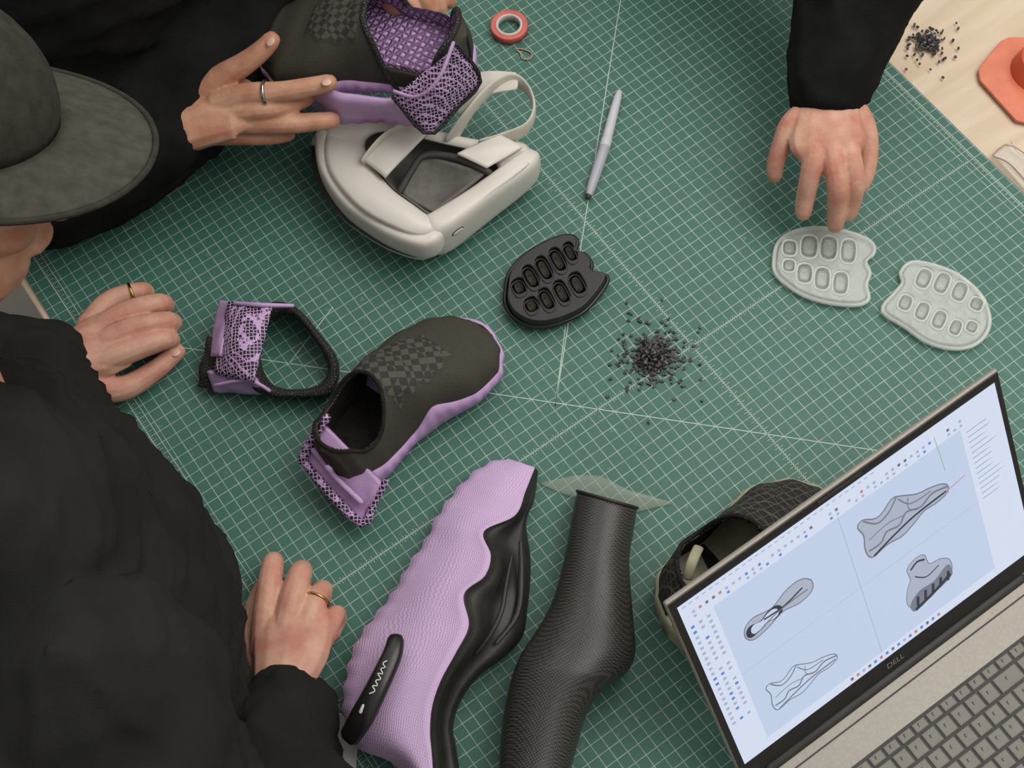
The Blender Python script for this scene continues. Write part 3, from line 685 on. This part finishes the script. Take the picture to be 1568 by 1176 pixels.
# ------------------------------------------------------------------ pellets
def pellets(name,cx,cy,s,n,far,h=.006):
    rg=random.Random(cx); V=[];Fc=[]; c0=P(cx,cy)
    for i in range(n):
        k=rg.random(); sg=s*(.5 if k<.62 else (.9 if k<.94 else far))
        dx,dy=rg.gauss(0,sg),rg.gauss(0,sg); r=math.hypot(dx,dy)
        z=.0012+max(0,h*(1-r/(s*1.2)))*rg.random()
        c=Vector((c0.x+dx,c0.y+dy,TZ+z+.0002)); q=Matrix.Rotation(rg.random()*6,3,'Z')@Matrix.Rotation((rg.random()-.5)*(1.2 if z>.002 else .2),3,'X')
        a,b_,c_=rg.uniform(.0011,.002),rg.uniform(.0009,.0015),rg.uniform(.0006,.001); o=len(V)
        for x in(-1,1):
            for y in(-1,1):
                for zz in(-1,1): V.append(c+q@Vector((x*a,y*b_,zz*c_)))
        Fc+=[tuple(o+j for j in f) for f in [(0,1,3,2),(4,6,7,5),(0,4,5,1),(2,3,7,6),(0,2,6,4),(1,5,7,3)]]
    mesh(name,V,Fc,M['blkg'],None,smooth=False)
pellets('black_granule_pile',1000,548,.019,680,1.7,.009)
pellets('black_granule_pile',1418,66,.015,170,1.5,.003)
# ------------------------------------------------------------------ marker, tape, band, pen, paper
mk=empty('marker_pen',P(925,220,0))
tube('barrel',[(P(948,142,.0062),.0035),(P(945,152,.0062),.0048),(P(935,190,.0064),.0058),(P(927,222,.0064),.006)],M['mark'],mk,seg=20)
tube('cap',[(P(926,225,.0066),.0064),(P(915,258,.0066),.0062),(P(905,288,.0062),.0052),(P(902,298,.006),.0042)],M['markc'],mk,seg=20)
tube('cap_end',[(P(903,293,.006),.0046),(P(901,301,.006),.0036)],M['seam'],mk,seg=16,sub=1)
tube('grip_band',[(P(929,214,.0066),.0066),(P(926,224,.0066),.0067)],M['mark'],mk,seg=20,sub=1)
tp=empty('tape_roll',P(780,45,0))
def annulus(name,cx,cy,r0,r1,h0,h1,m,par):
    c=P(cx,cy); rows=[]
    for k in range(49):
        a=2*math.pi*k/48; d=Vector((math.cos(a),math.sin(a),0)); b=Vector((c.x,c.y,TZ))
        rows.append([b+d*r0+ZV*h0,b+d*r0+ZV*h1,b+d*(r0+.0008)+ZV*(h1+.0006),b+d*(r1-.0008)+ZV*(h1+.0006),b+d*r1+ZV*h1,b+d*r1+ZV*h0])
    grid(name,rows,m,par,closed_u=True)
annulus('tape',780,46,.0165,.0225,.0005,.010,M['red'],tp); annulus('core',780,46,.0132,.0165,.0005,.0105,M['core'],tp)
rb=empty('rubber_band',P(803,83)); tube('loop',[(P(790,75,.0015),.0009),(P(803,76,.0015),.0009),(P(814,82,.0015),.0009),(P(812,90,.0015),.0009),(P(800,90,.0015),.0009),(P(797,82,.0015),.0009)],M['band'],rb,closed=True,seg=8)
bp=empty('ballpoint_pen',P(93,368)); tube('barrel',[(P(70,380,.005),.003),(P(82,374,.005),.0045),(P(160,335,.005),.0045)],M['blue'],bp)
pp=empty('paper_sheet',P(515,1140)); plate('sheet',[[(470,1075),(522,1092),(549,1118),(540,1250),(440,1260)]],.0004,.0004,.0001,M['paper'],pp,smooth=False)
og=empty('orange_plastic_cup',P(1560,120,0))
plate('flange',[[(1497,108),(1504,98),(1532,64),(1545,58),(1620,60),(1650,110),(1630,165),(1575,190),(1556,186),(1500,124)]],.0004,.004,.0012,M['orange'],og,smooth=False)
c0=P(1590,112); rows=[]
for k in range(41):
    a=2*math.pi*k/40; d=Vector((math.cos(a),math.sin(a),0)); b=Vector((c0.x,c0.y,TZ))
    rows.append([b+d*r+ZV*h for r,h in ((.034,.004),(.028,.028),(.0265,.03),(.025,.028),(.024,.01),(.001,.01))])
grid('cup',rows,M['orange2'],og)
gc=empty('clear_plastic_case',P(1560,250,0))
plate('lid',[[(1520,238),(1548,222),(1600,262),(1600,300),(1568,292)]],.0004,.006,.001,M['glass'],gc,smooth=False)
tube('rim',[(P(1520,238,.006),.0008),(P(1548,222,.006),.0008),(P(1610,270,.006),.0008)],M['band'],gc)
tube('cord',[(P(1522,240,.008),.0008),(P(1545,250,.009),.0008),(P(1580,288,.008),.0008)],M['band'],gc)
tube('wire',[(P(1548,215,.004),.0006),(P(1560,235,.004),.0006),(P(1590,245,.004),.0006)],M['core'],gc)
# ------------------------------------------------------------------ VR headset
def headset():
    root=empty('vr_headset',P(660,280,0))
    out=[(494,205,.075),(500,262,.08),(545,318,.082),(600,350,.08),(645,362,.075),(682,345,.07),(800,262,.07),(815,240,.065),(800,218,.06),(748,216,.06),(690,205,.065),(620,186,.07),(560,178,.07),(510,186,.07)]
    inn=[(560,222,.07),(575,255,.075),(600,287,.078),(632,311,.078),(662,330,.072),(692,322,.07),(750,282,.066),(762,262,.062),(748,242,.06),(715,230,.06),(680,222,.062),(640,212,.066),(605,204,.07),(576,206,.07)]
    ring2('visor_body',out,inn,.012,.08,M['white'],root,n=96,prof=((0,0),(0,.7),(.05,.93),(.16,1),(.84,1),(.95,.95),(1,.8),(1,0)))
    Iw=cr(inn,64,True); cx,cy=665,268; rows=[]
    for k in range(65):
        x,y,h=Iw[k%64]; rows.append([P(x,y,h*.93),P(cx+(x-cx)*.95,cy+(y-cy)*.93,h*.75),P(cx+(x-cx)*.78,cy+(y-cy)*.7,.03),P(cx+(x-cx)*.35,cy+(y-cy)*.3,.022),P(cx,cy,.02)])
    grid('face_gasket',rows,M['gask'],root)
    patch4('face_pad',[P(612,294,.062),P(648,236,.068),P(746,264,.062),P(664,326,.058)],M['gask'],root,-.020,.004,n=20)
    tube('gasket_roll',[(P(612,294,.067),.004),(P(630,262,.073),.004),(P(650,238,.073),.004),(P(700,242,.069),.004),(P(749,264,.065),.004)],M['seam'],root)
    def arc(off,h,r,m,nm):
        pts=[(490,222),(497,270),(528,318),(572,352),(610,372),(645,382),(660,374)]
        tube(nm,[(P(x-off,y+off,h),r) for x,y in pts],m,root,seg=24,sub=6,sq=.6)
    arc(-6,.054,(.010,.018),M['white'],'front_shell'); arc(0,.024,(.010,.012),M['white'],'front_shell_lower'); arc(1,.038,(.0098,.0014),M['seam'],'shell_seam')
    tube('side_housing',[(P(664,360,.044),(.015,.030)),(P(684,350,.044),(.016,.030)),(P(735,314,.043),(.014,.028)),(P(798,266,.041),(.014,.025)),(P(812,250,.041),(.012,.022))],M['white'],root,seg=32,sub=6,sq=.55)
    a_=P(684,350,.044); b_=P(735,314,.043); dd=(b_-a_); dd.z=0; dd.normalize(); nn=Vector((dd.y,-dd.x,0))
    pc_=a_+dd*.004+nn*.0155+ZV*.010
    for nm,rx,rz,m_,o_ in (('port_ring',.0085,.0045,M['seam'],0),('port',.007,.0032,M['strap'],.0008)):
        Rm=Matrix((dd,nn,ZV)).transposed(); v,f=ell_geo(pc_+nn*o_,(rx,.0012,rz),Rm,20,12); mesh(nm,v,f,m_,root)
    def ribbon(nm,pts,wd,m,th=.0022):
        tube(nm,[(P(x,y,h),(th,wd)) for x,y,h in pts],m,root,seg=14,sub=6)
    ribbon('side_strap',[(560,250,.075),(590,215,.085),(640,190,.08),(690,170,.07)],.014,M['strap'])
    ribbon('rear_strap',[(690,215,.06),(716,176,.085),(748,140,.09),(782,122,.085),(808,138,.075),(818,168,.07),(806,196,.066),(770,212,.06),(735,222,.06)],.011,M['strap'])
    v,f=tube_geo([(P(690,160,.07),(.018,.0025)),(P(720,135,.08),(.018,.0025)),(P(752,126,.085),(.016,.0025)),(P(790,124,.085),(.012,.0025))],seg=14,sub=6); mesh('top_strap',v,f,M['strap'],root)
    patch4('strap_arm',[P(552,243,.08),P(590,272,.082),P(655,205,.085),P(618,182,.085)],M['white'],root,.006,.005)
    patch4('strap_guard',[P(700,236,.078),P(745,258,.07),P(800,226,.066),P(765,208,.07)],M['white'],root,.004,.005)
headset()
# ------------------------------------------------------------------ people
def nail(p,d,parent,s=1):
    X=d.normalized(); Y=ZV.cross(X).normalized(); Z=X.cross(Y)
    v,f=ell_geo(p,(.0055*s,.0045*s,.0012*s),Matrix((X,Y,Z)).transposed()); return mesh('nail',v,f,M['nail'],parent)
def fring(p,d,r,m,parent,w=.0016):
    T=d.normalized(); s=T.cross(ZV).normalized(); u=s.cross(T)
    tube('finger_ring',[(p+(s*math.cos(a)+u*math.sin(a))*r,w) for a in [2*math.pi*k/16 for k in range(16)]],m,parent,closed=True,sub=2,seg=8)
def T(*rows,seg=20,sub=4,up=None):
    return tube_geo([(Vector(r[0]),r[1]) for r in rows],seg=seg,sub=sub,seedup=up)
hz=AB
def legs(parent,a,b,da,db,fa,fb):
    g=[T((hz(a,b,-.02),(.15,.10)),(hz(a,b,-.14),(.155,.105)),up=AV*fa+BV*fb)]
    for s in(-1,1):
        g.append(T((hz(a+da*s*.09,b+db*s*.09,-.12),.08),(hz(a+da*s*.10,b+db*s*.10,-.45),.06),(hz(a+da*s*.11-fa*.03,b+db*s*.11-fb*.03,-.83),.048)))
        v,f=T((hz(a+da*s*.11-fa*.06,b+db*s*.11-fb*.06,-.86),(.04,.035)),(hz(a+da*s*.11+fa*.02,b+db*s*.11+fb*.02,-.865),(.045,.032)),(hz(a+da*s*.11+fa*.10,b+db*s*.11+fb*.10,-.876),(.04,.022))); mesh('boot',v,f,M['blk'],parent)
    blob('trousers',g,M['black_fab2'],parent,voxel=.010)
def headgeo(parent,HC,fw,pit,roll=0):
    Xf=(fw*math.cos(pit)-ZV*math.sin(pit)).normalized(); Yl=ZV.cross(fw).normalized(); Zu=Xf.cross(Yl).normalized()
    if roll:
        R_=Matrix.Rotation(roll,3,Xf); Yl=R_@Yl; Zu=R_@Zu
    HR=Matrix((Xf,Yl,Zu)).transposed()
    hp_=lambda x,y,z: HC+HR@Vector((x,y,z))
    hg=[ell_geo(HC,(.092,.073,.095),HR,24,16),ell_geo(hp_(.035,0,-.06),(.056,.056,.062),HR),ell_geo(hp_(.056,0,-.100),(.03,.032,.022),HR),
        tube_geo([(hp_(.088,0,-.005),.008),(hp_(.104,0,-.035),.0105),(hp_(.100,0,-.046),.012)],seg=10),
        tube_geo([(hp_(.086,-.022,-.07),.006),(hp_(.092,0,-.07),.008),(hp_(.086,.022,-.07),.006)],seg=10)]
    for s in(1,-1):
        hg.append(ell_geo(hp_(.06,s*.04,-.035),(.025,.025,.025),HR)); hg.append(ell_geo(hp_(.0,s*.075,-.03),(.018,.008,.031),HR))
        hg.append(tube_geo([(hp_(.0,s*.05,-.075),.018),(hp_(.03,s*.045,-.095),.016),(hp_(.055,s*.02,-.108),.014)],seg=10))
    return hg,HR,hp_
def headfin(parent,HR,hp_):
    for s in(1,-1):
        v,f=ell_geo(hp_(.078,s*.032,-.008),(.012,.014,.009),HR); mesh('eye',v,f,M['white'],parent)
        v,f=ell_geo(hp_(.088,s*.032,-.009),(.004,.006,.006),HR); mesh('iris',v,f,M['blkg'],parent)
        tube('eyebrow',[(hp_(.092,s*.015,.012),.003),(hp_(.084,s*.045,.014),.002)],M['hair'],parent)
# --- person A (cap), standing at the left edge
pa=empty('person_with_cap',Vector((AB(-.08,-.76).x,AB(-.08,-.76).y,0)))
tors=[T((hz(-.06,-.755,-.10),(.165,.11)),(hz(-.055,-.725,.03),(.17,.12)),(hz(-.055,-.695,.09),(.178,.130)),(hz(-.06,-.675,.18),(.185,.140)),(hz(-.075,-.67,.30),(.19,.130)),(hz(-.09,-.67,.40),(.13,.09)),(hz(-.12,-.69,.46),(.065,.06)),up=BV),
 T((hz(.085,-.66,.36),.085),(hz(.21,-.68,.26),.074),(hz(.31,-.67,.14),.062),(hz(.245,-.61,.10),.056),(P(418,1160,.065),.050),(P(432,1085,.052),(.043,.038))),
 T((hz(-.25,-.69,.36),.085),(hz(-.35,-.73,.26),.070),(hz(-.40,-.72,.14),.060),(P(20,560,.085),.052),(P(85,550,.05),(.040,.036))),
 T((P(50,580,.09),.05),(P(85,660,.10),.055),(P(130,770,.12),.075),(P(170,900,.12),.09))]
blob('sweatshirt',tors,M['black_fab'],pa,voxel=.006,smooth=5,wr=.012)
for nm,c,d in (('cuff',P(433,1078,.050),P(436,1050,.048)),('cuff_2',P(86,550,.049),P(108,548,.046))):
    dd=(d-c); tube(nm,[(c-dd*.4,(.041,.036)),(c+dd*.1,(.038,.034)),(c+dd*.45,(.037,.033))],M['black_fab'],pa,seg=24,cap=True)
legs(pa,-.06,-.765,1,0,0,1)
g=[C((434,1080,.050,.030,.023),(436,1040,.050,.031,.022),(444,1000,.047,.038,.020),(450,960,.045,.040,.018),(452,940,.042,.036,.015))]
fing=[[(404,1000,.040,.014),(408,935,.048,.0135),(416,873,.044,.0118),(419,861,.024,.0105),(418,880,.011,.009),(420,905,.011,.0085)],
      [(430,1000,.046,.014),(443,936,.052,.0138),(457,885,.047,.0122),(463,873,.026,.0105),(464,890,.011,.009),(462,915,.011,.0085)],
      [(455,1000,.044,.014),(472,950,.048,.0134),(487,914,.042,.0114),(495,903,.024,.0100),(494,918,.010,.0085),(490,940,.010,.008)],
      [(470,1010,.036,.014),(494,975,.038,.0128),(509,948,.032,.0106),(517,941,.019,.0095),(516,955,.009,.0085),(508,972,.009,.008)],
      [(412,1045,.035,.016),(394,990,.028,.016),(391,940,.022,.0125),(402,905,.014,.0105),(412,890,.012,.0095)]]
g+=[C(*q,sub=5) for q in fing]
blob('right_hand',g,M['skin'],pa,voxel=.0016,smooth=3)
fring(P(485,919,.043),P(490,914,.042)-P(473,950,.048),.0126,M['gold'],pa)
g=[C((78,548,.048,.030,.023),(112,548,.046,.030,.021),(145,535,.044,.037,.019),(175,520,.042,.038,.017))]
fing=[[(135,500,.034,.014),(168,462,.034,.0125),(212,446,.032,.0104),(224,448,.018,.0095),(216,458,.009,.0085),(200,468,.009,.008)],
      [(140,515,.042,.014),(184,483,.045,.0134),(240,465,.040,.0116),(254,468,.022,.0102),(244,474,.010,.009),(225,482,.010,.0085)],
      [(140,535,.046,.014),(192,508,.050,.0138),(252,493,.044,.0120),(265,496,.024,.0105),(254,502,.010,.009),(235,506,.010,.0085)],
      [(140,560,.044,.014),(190,540,.048,.0138),(248,520,.042,.0120),(262,521,.024,.0105),(250,530,.011,.009),(235,532,.010,.0085)],
      [(118,575,.038,.018),(150,592,.030,.017),(190,594,.022,.0138),(236,568,.018,.0116),(266,543,.015,.0100),(272,539,.014,.009)]]
g+=[C(*q,sub=5) for q in fing]
blob('left_hand',g,M['skin'],pa,voxel=.0016,smooth=3)
fring(P(203,450,.033),P(212,446,.032)-P(168,462,.034),.0120,M['gold'],pa)
nail(P(269,540,.0240),P(272,539,.014)-P(236,568,.018),pa)
HC=P(-126,214,.56); pit=math.radians(24); fw=(XW*math.cos(math.radians(3))+YW*math.sin(math.radians(3))).normalized()
hg,HR,hp_=headgeo(pa,HC,fw,pit,roll=math.radians(-22))
hg.append(ell_geo(hp_(.03,-.01,-.085),(.055,.055,.045),HR))
hg.append(tube_geo([(hp_(-.02,0,-.06),.055),(hp_(-.02,0,-.13),.057),(hz(-.12,-.66,.42),.062)],seg=16))
blob('head',hg,M['skin_d'],pa,voxel=.003,smooth=3); headfin(pa,HR,hp_)
hh=[ell_geo(hp_(-.026,0,.0),(.078,.078,.085),HR,24,16),ell_geo(hp_(.006,-.068,-.0),(.028,.012,.035),HR),ell_geo(hp_(.006,.068,-.0),(.028,.012,.035),HR)]
for k in range(40):
    s=-1 if k%2 else 1; x=random.uniform(-.07,.035); z0=random.uniform(-.01,.02)
    hh.append(tube_geo([(hp_(x,s*.068,z0),.008),(hp_(x-.008,s*.080,z0-.025),.007),(hp_(x-.016,s*.076,z0-.05),.003)],seg=6,sub=2))
blob('hair',hh,M['hair'],pa,voxel=.003,smooth=2)
rows=[]
for i in range(13):
    ph=(math.pi/2)*i/12*1.02
    rows.append([hp_(-.006+.100*math.sin(ph)*math.cos(t),.084*math.sin(ph)*math.sin(t),.030+.086*math.cos(ph)) for t in [2*math.pi*k/36 for k in range(36)]])
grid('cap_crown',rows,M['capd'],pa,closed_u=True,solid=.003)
def brimpt(t,w):
    bx,by=-.006+.100*math.cos(t),.084*math.sin(t)
    ex,ey=.012+.150*max(math.cos(t),0)**.75,.106*math.sin(t)
    x=bx+(ex-bx)*w; y=by+(ey-by)*w
    return hp_(x,y,.032-.8*(y*y)-.014*w+.008*w*math.cos(t))
rows=[[brimpt(math.radians(-80+160*k/32),i/8) for k in range(33)] for i in range(9)]
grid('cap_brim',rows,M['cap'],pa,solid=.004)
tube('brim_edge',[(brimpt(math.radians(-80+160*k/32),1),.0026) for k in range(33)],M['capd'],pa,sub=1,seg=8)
# --- person B (far side) holding the sneaker
pb=empty('person_holding_sneaker',Vector((AB(A0-.19,-.36).x,AB(A0-.19,-.36).y,0)))
tb=[T((hz(A0-.19,-.36,-.10),(.175,.11)),(hz(A0-.175,-.355,.02),(.18,.115)),(hz(A0-.15,-.355,.09),(.19,.125)),(hz(A0-.12,-.35,.20),(.20,.13)),(hz(A0-.10,-.345,.32),(.20,.12)),(hz(A0-.08,-.34,.41),(.12,.09)),(hz(A0-.07,-.34,.47),.06),up=AV),
    T((hz(A0-.12,-.53,.36),.085),(hz(A0-.10,-.60,.22),.07),(P(10,290,.11),.060),(P(130,268,.10),.055),(P(245,214,.125),(.044,.040))),
    T((hz(A0-.08,-.16,.36),.085),(hz(A0-.06,-.09,.24),.07),(P(520,-80,.17),.055),(P(570,-58,.17),.045)),
    T((P(60,315,.075),.05),(P(190,235,.09),.06),(P(300,110,.11),.075),(P(385,40,.11),.06))]
blob('sweater',tb,M['black_fab2'],pb,voxel=.008,smooth=5,wr=.006)
legs(pb,A0-.19,-.36,0,1,1,0)
g=[C((240,212,.125,.030,.024),(275,200,.130,.029,.022),(315,180,.135,.036,.020),(355,165,.138,.040,.017),(372,165,.138,.036,.015))]
fing=[[(300,150,.14,.016),(335,122,.155,.0150),(375,97,.17,.0125),(402,76,.18,.0110),(415,62,.185,.010)],
      [(330,160,.145,.014),(378,146,.155,.0135),(430,141,.160,.0116),(470,134,.162,.0106),(503,127,.163,.0096)],
      [(330,178,.135,.014),(378,170,.145,.0130),(425,166,.145,.0112),(455,156,.135,.0102),(470,150,.128,.009)],
      [(330,192,.125,.014),(380,188,.132,.0130),(435,190,.132,.0114),(475,187,.126,.0104),(508,184,.120,.0094)],
      [(320,205,.115,.013),(370,206,.116,.0118),(410,208,.112,.0104),(440,205,.108,.009)]]
g+=[C(*q,sub=5) for q in fing]
blob('right_hand',g,M['skin_d'],pb,voxel=.0016,smooth=3)
fring(P(408,143,.158),P(430,141,.16)-P(378,146,.155),.0132,M['silver'],pb,.002)
nail(P(500,126,.1735),P(503,127,.163)-P(470,134,.162),pb); nail(P(414,64,.1955),P(415,62,.185)-P(402,76,.18),pb)
g=[C((575,-70,.17,.03,.024),(605,-45,.165,.038,.02),(625,-30,.16,.036,.016))]
fing=[[(600,-40,.16,.013),(615,-15,.16,.012),(628,5,.155,.010),(640,22,.145,.009)],[(615,-45,.16,.013),(640,-22,.16,.012),(652,0,.155,.010),(658,18,.145,.009)],
      [(625,-50,.155,.013),(655,-28,.155,.012),(668,-5,.15,.010),(674,14,.14,.009)],[(635,-55,.15,.012),(670,-35,.15,.011),(684,-15,.145,.009),(688,2,.135,.0085)],[(590,-30,.15,.014),(590,-8,.15,.012),(600,8,.15,.010),(612,16,.145,.009)]]
g+=[C(*q,sub=5) for q in fing]
blob('left_hand',g,M['skin_d'],pb,voxel=.0018,smooth=4)
hb=hz(A0-.01,-.335,.60); hg,HR,hp_=headgeo(pb,hb,AV,math.radians(35))
hg.append(T((hb-ZV*.03,.052),(hz(A0-.07,-.34,.46),.058)))
blob('head',hg,M['skin_d'],pb,voxel=.004,smooth=3); headfin(pb,HR,hp_)
v,f=ell_geo(hp_(-.018,0,.018),(.088,.082,.088),HR); mesh('hair',v,f,M['upd'],pb)
# --- person C (far side, right) reaching
pc=empty('person_reaching',Vector((AB(A0-.18,.52).x,AB(A0-.18,.52).y,0)))
tcg=[T((P(1268,138,.115),(.047,.040)),(P(1285,70,.13),(.055,.048)),(P(1312,-20,.16),(.066,.06)),(P(1340,-130,.20),(.068,.062)),(hz(A0+.06,.37,.27),.072),(hz(A0-.08,.38,.36),.082)),
     T((hz(A0-.18,.52,-.10),(.17,.11)),(hz(A0-.165,.52,.05),(.18,.118)),(hz(A0-.13,.53,.2),(.19,.13)),(hz(A0-.11,.54,.33),(.195,.12)),(hz(A0-.09,.545,.42),(.12,.09)),(hz(A0-.08,.55,.47),.058),up=AV),
     T((hz(A0-.11,.72,.36),.082),(hz(A0-.08,.80,.2),.066),(hz(A0+.04,.78,.09),.055),(hz(A0+.16,.70,.055),.042))]
blob('sweater',tcg,M['black_fab2'],pc,voxel=.008,smooth=5,wr=.005)
legs(pc,A0-.18,.52,0,1,1,0)
g=[C((1270,125,.115,.030,.024),(1270,160,.112,.031,.022),(1268,190,.110,.038,.020),(1266,220,.104,.041,.017),(1266,235,.100,.037,.015))]
fing=[[(1240,170,.107,.014),(1212,190,.104,.0130),(1196,225,.088,.0112),(1188,250,.074,.0100),(1186,268,.062,.0092)],
      [(1252,180,.107,.014),(1248,232,.104,.0128),(1240,272,.088,.0114),(1233,305,.066,.0104),(1230,325,.053,.0095)],
      [(1270,180,.107,.014),(1276,240,.104,.0130),(1282,285,.088,.0116),(1281,322,.062,.0106),(1279,344,.046,.0095)],
      [(1285,180,.107,.014),(1300,236,.102,.0130),(1308,278,.086,.0116),(1305,308,.064,.0104),(1300,326,.052,.0095)],
      [(1295,160,.107,.018),(1318,190,.099,.0155),(1328,225,.086,.0125),(1325,262,.072,.0112),(1318,285,.062,.0095)]]
g+=[C(*q,sub=5) for q in fing]
blob('right_hand',g,M['skin'],pc,voxel=.0016,smooth=3)
c0_=hz(A0+.16,.70,.055); g=[T((c0_,(.032,.024)),(c0_+AV*.05-ZV*.015,(.04,.018)),(c0_+AV*.08-ZV*.02,(.036,.014)))]
for k,l in ((-1.5,.055),(-.5,.068),(.5,.072),(1.5,.062)): g.append(T((c0_+AV*.04+BV*k*.019-ZV*.018,.012),(c0_+AV*(.085)+BV*k*.021-ZV*.025,.011),(c0_+AV*(.09+l*.5)+BV*k*.022-ZV*.036,.009),(c0_+AV*(.09+l)+BV*k*.022-ZV*.044,.008),seg=12))
g.append(T((c0_+AV*.01-BV*.02-ZV*.01,.016),(c0_+AV*.05-BV*.05-ZV*.028,.013),(c0_+AV*.08-BV*.06-ZV*.04,.010),seg=12))
blob('left_hand',g,M['skin'],pc,voxel=.002,smooth=4)
hb=hz(A0-.03,.55,.60); hg,HR,hp_=headgeo(pc,hb,AV,math.radians(35))
hg.append(T((hb-ZV*.03,.052),(hz(A0-.08,.55,.46),.058)))
blob('head',hg,M['skin'],pc,voxel=.004,smooth=3); headfin(pc,HR,hp_)
v,f=ell_geo(hp_(-.018,0,.018),(.088,.082,.088),HR); mesh('hair',v,f,M['upd'],pc)
bpy.data.scenes.remove(SCR)
# ------------------------------------------------------------------ lights
w=bpy.data.worlds.new("world"); scene.world=w; w.use_nodes=True
w.node_tree.nodes['Background'].inputs[0].default_value=(1,.99,.97,1); w.node_tree.nodes['Background'].inputs[1].default_value=.5
def area(name,loc,tgt,sx,sy,e,col=(1,.975,.935)):
    l=bpy.data.lights.new(name,'AREA'); l.shape='RECTANGLE'; l.size=sx; l.size_y=sy; l.energy=e; l.color=col
    o=bpy.data.objects.new(name,l); o.location=loc; o.rotation_euler=(Vector(tgt)-Vector(loc)).to_track_quat('-Z','Y').to_euler(); scene.collection.objects.link(o)
area('ceiling_light_panel',(1.1,.3,2.95),(0,0,TZ),2.1,1.4,36)
area('ceiling_light_panel.001',(-.7,1.6,2.95),(0,0,TZ),2.1,1.4,12)
